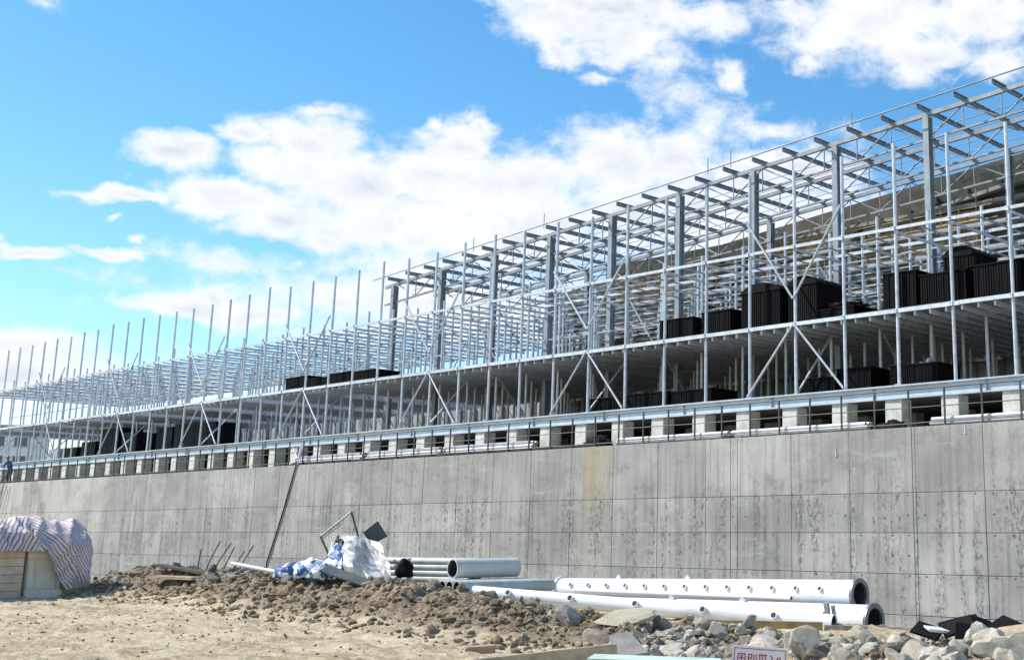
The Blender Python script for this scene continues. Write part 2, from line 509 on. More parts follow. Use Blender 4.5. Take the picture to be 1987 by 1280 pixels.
# ------------------------------------------------------------------ mesh helpers
class MB:
    def __init__(s):
        s.v, s.f = [], []

    def add(s, vs, fs):
        o = len(s.v)
        s.v += [tuple(v) for v in vs]
        s.f += [tuple(i + o for i in f) for f in fs]
        return s

    def box(s, c, d, rot=None):
        hx, hy, hz = d[0] / 2, d[1] / 2, d[2] / 2
        vs = [Vector((x, y, z)) for z in (-hz, hz) for y in (-hy, hy) for x in (-hx, hx)]
        if rot is not None:
            rm = rot if isinstance(rot, Matrix) else Euler(rot).to_matrix()
            vs = [rm @ v for v in vs]
        c = Vector(c)
        return s.add([v + c for v in vs], [(0, 2, 3, 1), (4, 5, 7, 6), (0, 1, 5, 4), (2, 6, 7, 3), (0, 4, 6, 2), (1, 3, 7, 5)])

    def bar(s, a, b, w, h):
        """rectangular bar from a to b, h measured upwards"""
        a, b = Vector(a), Vector(b)
        d = (b - a)
        L = d.length
        d.normalize()
        up = Vector((0, 0, 1)) if abs(d.z) < 0.95 else Vector((0, 1, 0))
        side = d.cross(up).normalized()
        up = side.cross(d)
        rm = Matrix((d, side, up)).transposed()
        return s.box((a + b) / 2, (L, w, h), rm)

    def tube(s, a, b, r, r2=None, n=8, caps=True):
        a, b = Vector(a), Vector(b)
        r2 = r if r2 is None else r2
        d = (b - a).normalized()
        up = Vector((0, 0, 1)) if abs(d.z) < 0.95 else Vector((0, 1, 0))
        u = d.cross(up).normalized()
        w = d.cross(u)
        vs = []
        for c, rr in ((a, r), (b, r2)):
            for i in range(n):
                t = 2 * math.pi * i / n
                vs.append(c + u * (rr * math.cos(t)) + w * (rr * math.sin(t)))
        fs = [(i, i + n, (i + 1) % n + n, (i + 1) % n) for i in range(n)]
        if caps:
            fs += [tuple(range(n)), tuple(range(2 * n - 1, n - 1, -1))]
        return s.add(vs, fs)

    def path(s, pts, r, n=6):
        for a, b in zip(pts[:-1], pts[1:]):
            s.tube(a, b, r, n=n)
        return s

    def ring(s, a, b, r, ri, n=24):
        """hollow pipe"""
        a, b = Vector(a), Vector(b)
        r, r2 = (r, r) if not isinstance(r, tuple) else r
        ri, ri2 = (ri, ri) if not isinstance(ri, tuple) else ri
        d = (b - a).normalized()
        u = d.cross(Vector((0, 0, 1))).normalized()
        w = d.cross(u)
        vs = []
        for c, rr in ((a, r), (b, r2), (b, ri2), (a, ri)):
            for i in range(n):
                t = 2 * math.pi * i / n
                vs.append(c + u * (rr * math.cos(t)) + w * (rr * math.sin(t)))
        fs = []
        for k in range(4):
            o, o2 = k * n, ((k + 1) % 4) * n
            fs += [(o + i, o2 + i, o2 + (i + 1) % n, o + (i + 1) % n) for i in range(n)]
        return s.add(vs, fs)

    def mesh(s, name, mat, smooth=False):
        me = bpy.data.meshes.new(name)
        me.from_pydata(s.v, [], s.f)
        if smooth:
            me.polygons.foreach_set('use_smooth', [True] * len(me.polygons))
            me.update()
            if hasattr(me, 'set_sharp_from_angle'):
                me.set_sharp_from_angle(angle=rad(40))
        me.materials.append(mat if not isinstance(mat, str) else M[mat])
        me.update()
        return me

    def build(s, name, mat, parent=None, smooth=False):
        return link(name, s.mesh(name, mat, smooth), parent)


def link(name, me, parent=None, loc=None, rot=None, scale=None):
    o = bpy.data.objects.new(name, me)
    COL.objects.link(o)
    if parent is not None:
        o.parent = parent
    if loc is not None:
        o.location = loc
    if rot is not None:
        o.rotation_euler = rot
    if scale is not None:
        o.scale = scale
    return o


def tag(o, label=None, cat=None, group=None, kind=None):
    if label:
        o['label'] = label
    if cat:
        o['category'] = cat
    if group:
        o['group'] = group
    if kind:
        o['kind'] = kind
    return o


def thing(name, label, cat, loc=(0, 0, 0), rot=None, group=None):
    o = bpy.data.objects.new(name, None)
    COL.objects.link(o)
    o.location = loc
    o.empty_display_size = 0.2
    if rot is not None:
        o.rotation_euler = rot
    return tag(o, label, cat, group)


def fixnormals(me):
    bm = bmesh.new()
    bm.from_mesh(me)
    bmesh.ops.recalc_face_normals(bm, faces=bm.faces)
    bm.to_mesh(me)
    bm.free()


# ------------------------------------------------------------------ ground
RIDGE = [(-37.5, 16.9, 0.35), (-35.47, 16.2, 0.50), (-33.59, 16.28, 0.55), (-30.42, 16.32, 0.60), (-25.31, 15.37, 0.63), (-21.77, 15.06, 0.55),
         (-18.87, 14.61, 0.44), (-15.71, 14.25, 0.28), (-13.38, 14.24, 0.10), (-11.61, 14.53, 0.02), (-10.13, 14.99, 0.00),
         (-8.92, 15.73, 0.12), (-6.5, 16.9, 0.16)]


def sstep(t):
    t = np.clip(t, 0, 1)
    return t * t * (3 - 2 * t)


def heap_field(X, Y):
    """smooth distance and height of the spoil heap"""
    best = np.full(X.shape, 1e9)
    H = np.zeros(X.shape)
    side = np.zeros(X.shape)
    for (x0, y0, h0), (x1, y1, h1) in zip(RIDGE[:-1], RIDGE[1:]):
        dx, dy = x1 - x0, y1 - y0
        L2 = dx * dx + dy * dy
        t = np.clip(((X - x0) * dx + (Y - y0) * dy) / L2, 0, 1)
        px, py = x0 + t * dx, y0 + t * dy
        d = np.hypot(X - px, Y - py)
        k = d < best
        best = np.where(k, d, best)
        H = np.where(k, h0 + t * (h1 - h0), H)
        side = np.where(k, np.where(dx * (Y - py) - dy * (X - px) > 0, 1, -1), side)
    sig = np.where(side > 0, 1.55, 1.15)   # rear / front
    prof = np.exp(-(best / sig) ** 2)
    return H, prof


def ground_h(X, Y, detail=True):
    X = np.asarray(X, float)
    Y = np.asarray(Y, float)
    base = -1.55 * sstep((Y - 18.0) / 12.5)
    H, prof = heap_field(X, Y)
    z = base + H * prof
    if detail:
        flat = X.ravel()
        fy = Y.ravel()
        pr = prof.ravel()
        out = np.empty(flat.shape)
        for i in range(flat.size):
            x, y, p = flat[i], fy[i], pr[i]
            if x < -60 or x > 3 or y < 2 or y > 33:
                out[i] = 0
                continue
            a = noise.fractal((x * 0.9, y * 0.9, 3.1), 0.9, 2.1, 3) * (0.035 + 0.11 * p)
            b = noise.fractal((x * 3.4, y * 3.4, 8.0), 0.8, 2.2, 4) * (0.028 + 0.11 * p) + max(0.0, noise.noise((x * 2.3, y * 2.3, 5.0)) - 0.08) * (0.03 + 0.22 * p) + max(0.0, noise.noise((x * 7.5, y * 7.5, 2.0)) - 0.1) * 0.075
            # wheel ruts along the track
            c = noise.noise((x * 0.35 + y * 0.13, (y - x * 0.36) * 2.6, 1.0)) * 0.05 * (1 - p)
            out[i] = a + b + c
        z = z + out.reshape(X.shape)
    return z, prof


def gz(x, y):
    z, _ = ground_h(np.array([x]), np.array([y]))
    return float(z[0])


xs = np.concatenate([[-4000, -1500, -600, -250, -140, -110], np.arange(-100, -38, 1.2), np.arange(-38, -5, 0.075), np.arange(-5, 3, 0.5), [6, 20, 80, 300, 1000, 4000]])
ys = np.concatenate([[-4000, -1000, -300, -80, -20, -4, 0, 3], np.arange(5.5, 18.5, 0.075), np.arange(18.5, 19, 0.1), np.arange(19, 34.5, 0.35), [40, 60, 100, 250, 700, 1500, 4000]])
GX, GY = np.meshgrid(xs, ys)
GZ, GP = ground_h(GX, GY)
GZ = np.where(GX < -60, np.maximum(GZ, -1.55), GZ)
nx, ny = len(xs), len(ys)
verts = np.stack([GX.ravel(), GY.ravel(), GZ.ravel()], 1)
idx = np.arange(nx * ny).reshape(ny, nx)
quads = np.stack([idx[:-1, :-1].ravel(), idx[:-1, 1:].ravel(), idx[1:, 1:].ravel(), idx[1:, :-1].ravel()], 1)
me = bpy.data.meshes.new('ground')
me.from_pydata(verts.tolist(), [], quads.tolist())
me.polygons.foreach_set('use_smooth', [True] * len(me.polygons))
at = me.attributes.new('heap', 'FLOAT', 'POINT')
at.data.foreach_set('value', (GP * (GY < 19) + 0.6 * (GY >= 19)).astype(np.float32).ravel())
me.materials.append(M['soil'])
me.update()
tag(link('ground', me), kind='structure')

# ------------------------------------------------------------------ retaining wall with formwork panels
WY = 33.5
WT = 4.86
XR = -8.9
edges = [-18.59, -21.0, -21.11, -23.51, -25.91, -28.29, -28.6, -29.77 - 0.0, -32.13, -34.49, -36.85]
x = -36.85
while x > -103:
    x -= 2.40
    edges.append(x)
edges = [-8.99, -11.39, -13.79, -16.19] + edges
wall = thing('retaining_wall', 'long grey board-marked concrete retaining wall carrying the steel building', 'wall', (-55, WY, -2.2))
wb = MB()
wb.box((( -104.6 - 8.9) / 2 + 55, 0.23, (WT + 2.2) / 2 - 0.02), (104.6 - 8.9, 0.40, WT + 2.16))
wb.build('wall_core', 'wall_core', wall)
rows = [(-2.1, -0.87), (-0.87, 0.36), (0.36, 1.60), (1.60, 2.83), (2.83, WT)]
pan = {}
for i in range(len(edges) - 1):
    a, b = edges[i], edges[i + 1]
    w = a - b
    for j, (z0, z1) in enumerate(rows):
        key = (round(w, 2), j)
        if key not in pan:
            h = z1 - z0
            g = 0.016 if j < 4 else 0.012
            gx, gzz = w - g, h - g
            m = MB()
            hx, hz = gx / 2, gzz / 2
            c = 0.008
            t = 0.06
            # chamfered panel
            vs = [(-hx + c, -t, -hz + c), (hx - c, -t, -hz + c), (hx - c, -t, hz - c), (-hx + c, -t, hz - c),
                  (-hx, -t + c, -hz), (hx, -t + c, -hz), (hx, -t + c, hz), (-hx, -t + c, hz),
                  (-hx, 0.06, -hz), (hx, 0.06, -hz), (hx, 0.06, hz), (-hx, 0.06, hz)]
            fs = [(0, 1, 2, 3)] + [(k, (k + 1) % 4, 4 + (k + 1) % 4, 4 + k)[::-1] for k in range(4)] + [(4 + k, 4 + (k + 1) % 4, 8 + (k + 1) % 4, 8 + k)[::-1] for k in range(4)]
            m.add(vs, fs)
            me = m.mesh('panel', 'wall')
            fixnormals(me)
            pan[key] = me
        dy = R.uniform(-0.006, 0.006)
        link('panel', pan[key], wall, ((a + b) / 2 + 55, dy, (z0 + z1) / 2 + 2.2))
# drip stains: two white efflorescence runs as thin mortar dribbles
dr = MB()
for X, z0, z1 in ((-24.05, 4.05, 4.35), (-19.2, 4.55, 4.84)):
    dr.tube((X + 55, -0.065, z1 + 2.2), (X + 0.03 + 55, -0.067, z0 + 2.2), 0.014, 0.026, 6)
dr.build('mortar_dribble', 'pillar', wall)

# terrace behind the wall
tb = MB().box((-67.0, 48.0, 1.2), (118, 28.2, 7.0))
tag(tb.build('terrace', 'terrace'), kind='structure')
TZ = 4.70

# ------------------------------------------------------------------ pillars, slab and edge girder
X0, DX, Y0, DY = -18.13, 2.16, 34.9, 2.16
KMIN, KMAX = -3, 40
DECK, MEZZ, TOP3 = 6.37, 9.0, 11.75


def PX_(k):
    return X0 - DX * k


pm = MB().box((0, 0, 0.6), (0.66, 0.62, 1.2)).mesh('concrete_pillar', 'pillar')
bm = bmesh.new()
bm.from_mesh(pm)
bmesh.ops.bevel(bm, geom=[e for e in bm.edges if abs(e.verts[0].co.z - e.verts[1].co.z) > 0.5], offset=0.025, segments=1, affect='EDGES')
bm.to_mesh(pm)
bm.free()
for k in range(KMIN, KMAX + 1):
    for j in (0, 2, 4):
        if j and PX_(k) > -0.45 * (Y0 + DY * j) + 3:
            continue
        o = link('concrete_pillar', pm, None, (PX_(k) - 0.05 + R.uniform(-0.03, 0.03), Y0 + DY * j - 0.02, TZ), (0, 0, R.uniform(-0.02, 0.02)))
        if j == 0:
            tag(o, 'stubby pale concrete pillar on the wall top holding up the edge girder', 'pillar', 'stub pillars under the edge girder')
        else:
            tag(o, 'stubby concrete pillar in the shade under the floor slab, behind the front row', 'pillar', 'inner pillars under the floor slab')
sl_ = MB().box((-56.2, 41.1, 6.16), (96.6, 11.6, 0.36))
tag(sl_.build('floor_slab', 'slab'), 'grey concrete floor slab of the steel building resting on stub pillars', 'floor slab')

gird = thing('edge_girder', 'pale grey steel channel girder running along the stub pillars', 'girder', (-56, 34.66, 5.9))
seg = 4 * DX
n = 0
k = KMIN
Xa = PX_(KMIN) + 1.0
while Xa > PX_(KMAX) - 1.0:
    Xb = max(Xa - seg, PX_(KMAX) - 1.0)
    m = MB()
    L = Xa - Xb - 0.02
    c = (Xa + Xb) / 2 + 56
    m.box((c, 0, 0.235), (L, 0.02, 0.36))
    m.box((c, -0.05, 0.44), (L, 0.22, 0.05))
    m.box((c, -0.05, 0.028), (L, 0.22, 0.05))
    g = m.build('girder_segment', 'girder', gird)
    m2 = MB()
    m2.box((Xb + 56 + 0.25, -0.05, 0.235), (0.03, 0.08, 0.355))
    m2.build('splice_plate', 'steel_dim', gird)
    m3 = MB()
    m3.box((Xb + 56 + seg / 2 + 0.3, -0.045, 0.235), (0.03, 0.07, 0.355))
    m3.build('stiffener', 'steel_dim', gird)
    Xa = Xb

# ------------------------------------------------------------------ steel frame
frame = thing('steel_skeleton', 'light galvanised steel frame of posts and beams, two decks, open to the sky', 'steel frame', (0, Y0, DECK))


def frow(j):
    return DY * j


def postmesh(h, r=0.062):
    m = MB()
    m.tube((0, 0, 0), (0, 0, h), r, n=8)
    m.box((0, 0, 0.01), (0.24, 0.24, 0.02))
    return m.mesh('post', 'steel', True)


PM0, PM1 = postmesh(14.75 - DECK), postmesh(12.9 - DECK, 0.058)
NROW = 6
posts = 0
for j in range(NROW):
    for k in range(KMIN + 1, KMAX + 1):
        if PX_(k) > -0.50 * (Y0 + DY * j) + 3.2:
            continue
        dz = R.uniform(-0.12, 0.06) if j == 0 else R.uniform(-0.35, 0.1)
        link('post', PM0 if j == 0 else PM1, frame, (PX_(k) + R.uniform(-.015, .015), frow(j), dz + 0.02 if dz > -0.02 else 0.02),
             (R.uniform(-.004, .004), R.uniform(-.004, .004), 0), (1, 1, 1 + dz / 8))
        posts += 1
XL, XRr = PX_(KMAX) - 0.3, PX_(KMIN) + 0.3
LEN = XRr - XL
for j in range(NROW):
    for z, w, h, mt in ((MEZZ - 0.10, 0.07, 0.13, 'steel'), (TOP3, 0.06, 0.11, 'steel')):
        off = -0.10 if j == 0 else 0.09
        # each long line is made of 8.64 m lengths
        a = XRr
        while a > XL + 0.1:
            b = max(a - 8.64, XL)
            sag = R.uniform(-0.015, 0.015)
            MB().bar((a - 0.01, frow(j) + off, z - DECK + sag), (b + 0.01, frow(j) + off, z - DECK + R.uniform(-0.015, 0.015)), w, h).build('long_beam', mt if j < 2 else 'steel_dim', frame)
            a = b
jm = MB().bar((0, 0, 0), (0, DY * 5 + 0.3, 0), 0.07, 0.15).mesh('joist', 'steel')
nj = int((XRr - XL) / 0.60)
for i in range(nj):
    X = XRr - 0.2 - i * 0.60
    link('joist', jm, frame, (X, -0.04, MEZZ - 0.245 - DECK + R.uniform(-.004, .004)), (0, 0, R.uniform(-.002, .002)))
cm = MB().bar((0, 0, 0), (0, DY * 5 + 0.2, 0), 0.055, 0.10).mesh('cross_beam', 'steel')
for k in range(KMIN + 1, KMAX + 1):
    link('cross_beam', cm, frame, (PX_(k) + 0.09, -0.05, TOP3 - 0.12 - DECK), (R.uniform(-.003, .003), 0, R.uniform(-.003, .003)))
dm = MB().box((0, DY * 2.5, 0), (DX - 0.02, DY * 5 + 0.1, 0.03)).mesh('deck_sheet', 'deck')
for k in range(KMIN + 1, KMAX):
    if k >= 18 and k % 3 == 0:
        continue
    link('deck_sheet', dm, frame, (PX_(k) - DX / 2, 0.02, MEZZ - 0.012 - DECK + R.uniform(-.004, .004)))


bp = MB().box((0, 0, 0), (0.13, 0.02, 0.15)).box((-0.04, -0.015, 0.04), (0.025, 0.025, 0.025)).box((0.04, -0.015, 0.04), (0.025, 0.025, 0.025)).mesh('bracket', 'steel')
for k in range(KMIN + 1, KMAX + 1):
    for z in (MEZZ - 0.10, TOP3):
        link('bracket', bp, frame, (PX_(k), -0.155, z - DECK), (0, R.uniform(-.05, .05), 0))


tj = MB().bar((0, 0, 0), (0, DY * 5 + 0.2, 0), 0.035, 0.06).mesh('third_joist', 'steel_dim')
for k in range(KMIN + 1, KMAX):
    link('third_joist', tj, frame, (PX_(k) - DX / 2, -0.05, TOP3 - 0.09 - DECK), (R.uniform(-.004, .004), 0, R.uniform(-.004, .004)))
for j in range(NROW):
    for z, dy in ((TOP3 - 0.03, DY * 0.5), (MEZZ + 1.15, 0.09)):
        if z < TOP3 - 0.5 and j % 2 == 0:
            continue
        if j == NROW - 1 and dy > 1:
            continue
        a = XRr
        while a > XL + 0.1:
            b = max(a - 6.48, XL)
            MB().bar((a - 0.01, frow(j) + dy, z - DECK + R.uniform(-.03, .03)), (b + 0.01, frow(j) + dy, z - DECK + R.uniform(-.03, .03)), 0.04, 0.055).build('side_rail', 'steel_dim', frame)
            a = b


def brace(a, b, r=0.042, mt='steel'):
    MB().tube(a, b, r, n=6).build('brace', mt, frame, True)


for k0 in range(4, KMAX, 5):
    for s in (-1, 1):
        brace((PX_(k0) + s * 0.04, -0.15, MEZZ - 0.12 - DECK), (PX_(k0 - s), -0.15 - 0.02 * s, 0.08))
        if k0 < KMAX - 2:
            brace((PX_(k0 - s), -0.17, 12.95 - DECK - (0.4 if k0 > 7 else 0)), (PX_(k0) + s * 0.04, -0.15 - 0.02 * s, 9.85 - DECK))
    brace((PX_(k0) + 0.05, DY, MEZZ - 0.2 - DECK), (PX_(k0) + 0.05, 0.0, 0.08))
    brace((PX_(k0 - 1) + 0.05, DY, MEZZ - 0.2 - DECK), (PX_(k0 - 1) + 0.05, DY * 2, 0.08), 0.035, 'steel_dim')
    brace((PX_(k0 + 1), DY * 2 - 0.1, 12.2 - DECK), (PX_(k0), DY * 2 - 0.1, 9.2 - DECK), 0.035, 'steel_dim')
    brace((PX_(k0 - 1), DY * 4 - 0.1, 12.2 - DECK), (PX_(k0), DY * 4 - 0.1, 9.2 - DECK), 0.035, 'steel_dim')
    brace((PX_(k0 + 2), DY * 4 - 0.1, 8.8 - DECK), (PX_(k0 + 1), DY * 4 - 0.1, 0.1), 0.035, 'steel_dim')


# ------------------------------------------------------------------ roof frame over the near half
def zr(X):
    return 17.28 + (X + 23.65) * 0.0667


RY = (39.22, 42.46, 45.7)
roof = thing('roof_frame', 'grey steel roof frame of columns, trusses and purlins without cladding', 'roof frame', (0, 39.22, DECK))
CX = [-23.65 - 4.30 * i for i in range(-2, 9)]
for X in CX:
    for Y in (RY[0], RY[2]):
        if Y > 40 and round((X + 23.65) / 4.3) % 3:
            continue
        h = zr(X) - DECK - 0.08
        m = MB()
        y = Y - 39.22
        m.box((X, y - 0.15, h / 2), (0.25, 0.03, h))
        m.box((X, y + 0.15, h / 2), (0.25, 0.03, h))
        m.box((X, y, h / 2), (0.03, 0.27, h - 0.002))
        m.box((X, y, 0.015), (0.46, 0.5, 0.03))
        m.build('column', 'column', roof)
Xe, Xs = -58.9, -13.5
PURX = [-15.6 - 1.62 * i for i in range(27)]
for Y in RY:
    y = Y - 39.22
    main = MB().bar((Xe, y, zr(Xe) - DECK), (Xs, y, zr(Xs) - DECK), 0.13, 0.16).build('truss', 'roofsteel', roof)
    lo = 1.0
    MB().bar((Xe, y, zr(Xe) - DECK - lo), (Xs, y, zr(Xs) - DECK - lo), 0.09, 0.08).build('bottom_chord', 'roofsteel', main)
    for i, X in enumerate(PURX[:-1]):
        zt, zb = zr(X) - DECK - 0.06, zr(X) - DECK - lo
        MB().tube((X, y, zt), (X, y, zb), 0.028, n=6).build('web_post', 'roofsteel', main, True)
        X2 = PURX[i + 1]
        if i % 2:
            a, b = (X, y, zb), (X2, y, zr(X2) - DECK - 0.06)
        else:
            a, b = (X, y, zt), (X2, y, zr(X2) - DECK - lo)
        MB().tube(a, b, 0.03, n=6).build('web_diagonal', 'roofsteel', main, True)
for X in PURX:
    m = MB()
    z = zr(X) - DECK + 0.18
    y0, y1 = 38.5 - 39.22, 45.95 - 39.22
    m.box((X, (y0 + y1) / 2, z), (0.03, y1 - y0, 0.17))
    m.box((X + 0.037, (y0 + y1) / 2, z + 0.085), (0.075, y1 - y0, 0.025))
    m.box((X + 0.037, (y0 + y1) / 2, z - 0.085), (0.075, y1 - y0, 0.025))
    m.build('purlin', 'roofsteel', roof)
for y, dz, r in ((-0.70, 0.33, 0.03), (0.6, 0.24, 0.018), (1.9, 0.15, 0.018), (3.25, 0.22, 0.018), (4.4, 0.15, 0.018), (5.6, 0.2, 0.018)):
    MB().tube((Xe - 0.2, y, zr(Xe) - DECK + dz), (Xs, y, zr(Xs) - DECK + dz), r, n=6).build('tie_rod', 'roofsteel', roof, True)
for X in (-32.9, -34.2, -26.6, -44.8, -50.2):
    MB().tube((X, -0.8, zr(X) - DECK + 0.1), (X, -0.8, zr(X) - DECK + 0.85), 0.02, n=5).build('stub_rod', 'roofsteel', roof)
# a rolled dark sheet lying on the eaves
m = MB()
m.tube((-19.1, 38.6, zr(-19.1) + 0.40), (-16.0, 38.8, zr(-16) + 0.40), 0.11, 0.13, 12)
m.tube((-18.9, 38.9, zr(-18.9) + 0.38), (-16.0, 39.05, zr(-16) + 0.38), 0.09, 0.11, 10)
tag(m.build('sheet_roll', 'sheetblack', None, True), 'black rolled sheet lying across the roof purlins', 'roll')

# ------------------------------------------------------------------ rear of the site
rear = thing('rear_wall', 'ribbed grey concrete wall closing the lower storey at the back', 'wall', (-50, 47.2, TZ))
MB().box((-17, 0.2, 2.15), (112, 0.35, 4.3)).build('wall_face', 'slab', rear)
rp = MB().box((0, 0, 2.13), (0.32, 0.16, 4.25)).mesh('pilaster', 'rear_band')
for i in range(83):
    link('pilaster', rp, rear, (38 - i * 1.32, -0.05, 0))
bl = thing('rear_building', 'half-built dark block building behind the steel frame with pale ledges', 'building', (-33, 46.35, MEZZ))
XBL, XBR = -54.0, -12.0
mb = MB()
# wall with sloping top
vs, fs = [], []
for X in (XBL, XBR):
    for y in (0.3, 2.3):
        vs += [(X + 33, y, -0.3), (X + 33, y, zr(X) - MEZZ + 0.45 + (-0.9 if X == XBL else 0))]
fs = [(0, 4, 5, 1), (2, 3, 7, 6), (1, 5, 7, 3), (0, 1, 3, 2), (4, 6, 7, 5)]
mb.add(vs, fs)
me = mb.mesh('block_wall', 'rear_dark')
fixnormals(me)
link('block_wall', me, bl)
for X1, X2, z, h, d, mt in ((-50, -12, 4.35, 0.22, 1.0, 'rear_band'), (-44, -12, 5.5, 0.20, 0.7, 'rear_band'), (-46, -12, 2.55, 0.16, 0.6, 'rear_band'),
                            (-38, -12, 6.5, 0.16, 0.5, 'rear_band')):
    MB().box(((X1 + X2) / 2 + 33, 0.28 - d / 2, z), (X2 - X1, d, h)).build('ledge', mt, bl)
MB().bar((-42 + 33, -0.1, 4.6), (-20 + 33, -0.1, 7.6), 0.5, 0.16).build('ramp_ledge', 'rear_band', bl)
MB().box((-21.0 + 33, 0.22, 7.55), (14, 0.10, 1.2)).build('netting', 'rear_green', bl)
MB().box((-42.5 + 33, 0.22, 6.35), (12, 0.1, 1.2)).build('netting', 'rear_green', bl)
for X1, X2, z0, z1 in ((-38.2, -31.9, 4.5, 6.75), (-31.5, -25.5, 4.5, 6.3), (-49.0, -41.5, 3.2, 5.7)):
    b = MB().box(((X1 + X2) / 2 + 33, 0.12, (z0 + z1) / 2), (X2 - X1, 0.3, z1 - z0)).build('masonry_infill', 'rear_brown', bl)
    course = MB()
    zz = z0 + 0.12
    while zz < z1 - 0.1:
        course.box(((X1 + X2) / 2 + 33 + R.uniform(-.1, .1), -0.05, zz), (X2 - X1 - 0.1, 0.08 + R.uniform(0, .06), 0.10))
        zz += 0.2
    course.build('brick_course', 'rear_brown', b)
rc = MB().box((0, 0, 2.1), (0.26, 0.26, 4.2)).mesh('pier', 'rear_col')
for i in range(18):
    link('pier', rc, bl, (-53.0 + i * 2.3 + 33 + R.uniform(-.3, .3), -0.25, -0.02), None, (1, 1, R.uniform(0.45, 0.99)))
rw = MB().box((0, 0, 0), (1.1, 0.12, 1.4)).mesh('opening_shade', 'black')  # solid black boxes paint the dark inside of wall openings
for i in range(14):
    link('opening_shade', rw, bl, (-52.0 + i * 2.6 + 33, 0.27, 1.3 if i % 3 else 3.4))
sc = thing('pole_scaffold', 'yellow-brown pole scaffold standing against the dark rear building', 'scaffold', (-38, 45.98, MEZZ))
M['bamboo'] = simple('bamboo_pole', (0.36, 0.28, 0.15), 0.7, var=0.35, scale=4, rand=0.35)
for i in range(34):
    X = -14.5 + i * 0.82
    MB().tube((X - 0 + R.uniform(-.08, .08), R.uniform(-.05, .1), R.uniform(0.0, 1.5)), (X + R.uniform(-.15, .15), R.uniform(-.05, .1), R.uniform(7.0, 7.5) + (X - 8) * 0.0667 - (0.9 if i % 3 else 0)), 0.032, n=5).build('standard', 'bamboo', sc)
for j in range(10):
    z = 0.9 + j * 0.60
    for X in (-14.8, -5.5, 4.0):
        MB().tube((X + R.uniform(-.6, .3), -0.06, z + R.uniform(-.08, .08)), (X + 9.6 + R.uniform(-.3, .6), -0.06, z + R.uniform(-.1, .1)), 0.03, n=5).build('ledger', 'bamboo', sc)
for X1, X2, z in ((-13.5, -7, 3.1), (-9, -2, 4.5), (1, 8, 5.2), (5, 12, 3.6)):
    MB().box(((X1 + X2) / 2, 0.06, z), (X2 - X1, 0.2, 0.05), (0, R.uniform(-.02, .02), 0)).build('plank', 'timber', sc)
# pale heaps and sheets seen between the posts on the mezzanine, each its own thing
for i, (X, Y, w, d, h) in enumerate(((-22.0, 44.6, 2.2, 1.0, 0.9), (-18.9, 43.4, 1.6, 0.9, 1.3), (-38.6, 44.6, 1.4, 0.8, 1.9), (-41.2, 43.4, 1.2, 0.8, 1.3))):
    t = thing('wrapped_pallet', 'pallet of boards in white wrap on the mezzanine deck, behind the black packs', 'pallet', (X, Y, MEZZ + 0.005), (0, 0, R.uniform(-.2, .2)), 'white wrapped pallets on the mezzanine')
    m = MB()
    zz = 0.14
    while zz < h:
        m.box((R.uniform(-.03, .03), R.uniform(-.03, .03), zz + 0.075), (w, d, 0.13))
        zz += 0.15
    m.build('load', 'rear_col', t)
    q = MB()
    for yy in (-d * .4, 0, d * .4):
        q.box((0, yy, 0.06), (w, 0.1, 0.12))
    q.build('skid', 'timber', t)

# ------------------------------------------------------------------ handrail and walkway
rail = thing('walkway_railing', 'thin dark steel railing along the top edge of the concrete wall', 'railing', (0, 33.62, WT))
rpm = MB().box((0, 0, 0.6), (0.05, 0.05, 1.2)).box((0, 0, 0.008), (0.14, 0.12, 0.016)).mesh('rail_post', 'rail')
X = -10.8
i = 0
while X > -99:
    link('rail_post', rpm, rail, (X, 0, 0), (R.uniform(-.01, .01), R.uniform(-.012, .012), 0))
    X -= 1.312
    i += 1
for z, r in ((1.2, 0.024), (0.62, 0.017), (0.12, 0.02)):
    a = -10.5
    while a > -98:
        b = a - 5.25
        MB().tube((a, -0.0, z + R.uniform(-.01, .01)), (b, 0.0, z + R.uniform(-.01, .01)), r, n=6).build('rail_bar', 'rail', rail, True)
        a = b
# stacks of white tubes on the walkway
tm = {}


def tubestack(xs_, n_layers, per, lab, r=0.055, y0=33.80):
    for (a, b) in xs_:
        for L in range(n_layers):
            for q in range(per):
                ln = (a - b) * R.uniform(0.94, 1.0)
                key = round(ln, 1)
                if key not in tm:
                    tm[key] = MB().ring((-key / 2, 0, 0), (key / 2, 0, 0), r, r * 0.8, 10).mesh('white_tube', 'tube', True)
                o = link('white_tube', tm[key], None, ((a + b) / 2 + R.uniform(-.12, .12), y0 + q * 2.1 * r, WT + 0.05 + r + L * 2.02 * r), (0, 0, R.uniform(-.002, .002)))
                tag(o, lab, 'tube', lab.replace('white steel tube', 'white tubes'))


tubestack([(-39.6, -45.4), (-45.7, -51.5), (-51.8, -57.5)], 3, 3, 'white steel tube stacked on the walkway beside the tied hose', 0.065)
tubestack([(-23.0, -28.8), (-29.0, -34.8)], 2, 3, 'white steel tube stacked on the walkway below the black floor packs', 0.06)
tubestack([(-14.8, -20.6)], 2, 3, 'white steel tube stacked on the walkway at its unstained bare end', 0.06)
# dark skirting board along the wall edge
tag(MB().box((-47.0, 33.70, WT + 0.055), (22.5, 0.06, 0.11)).build('toe_board', 'darkwood'), 'dark wet timber toe board lying along the wall edge', 'board')
tag(MB().box((-80.0, 33.70, WT + 0.045), (36, 0.06, 0.09)).build('toe_board', 'darkwood'), 'dark timber toe board along the wall edge below the blue-clad worker', 'board')


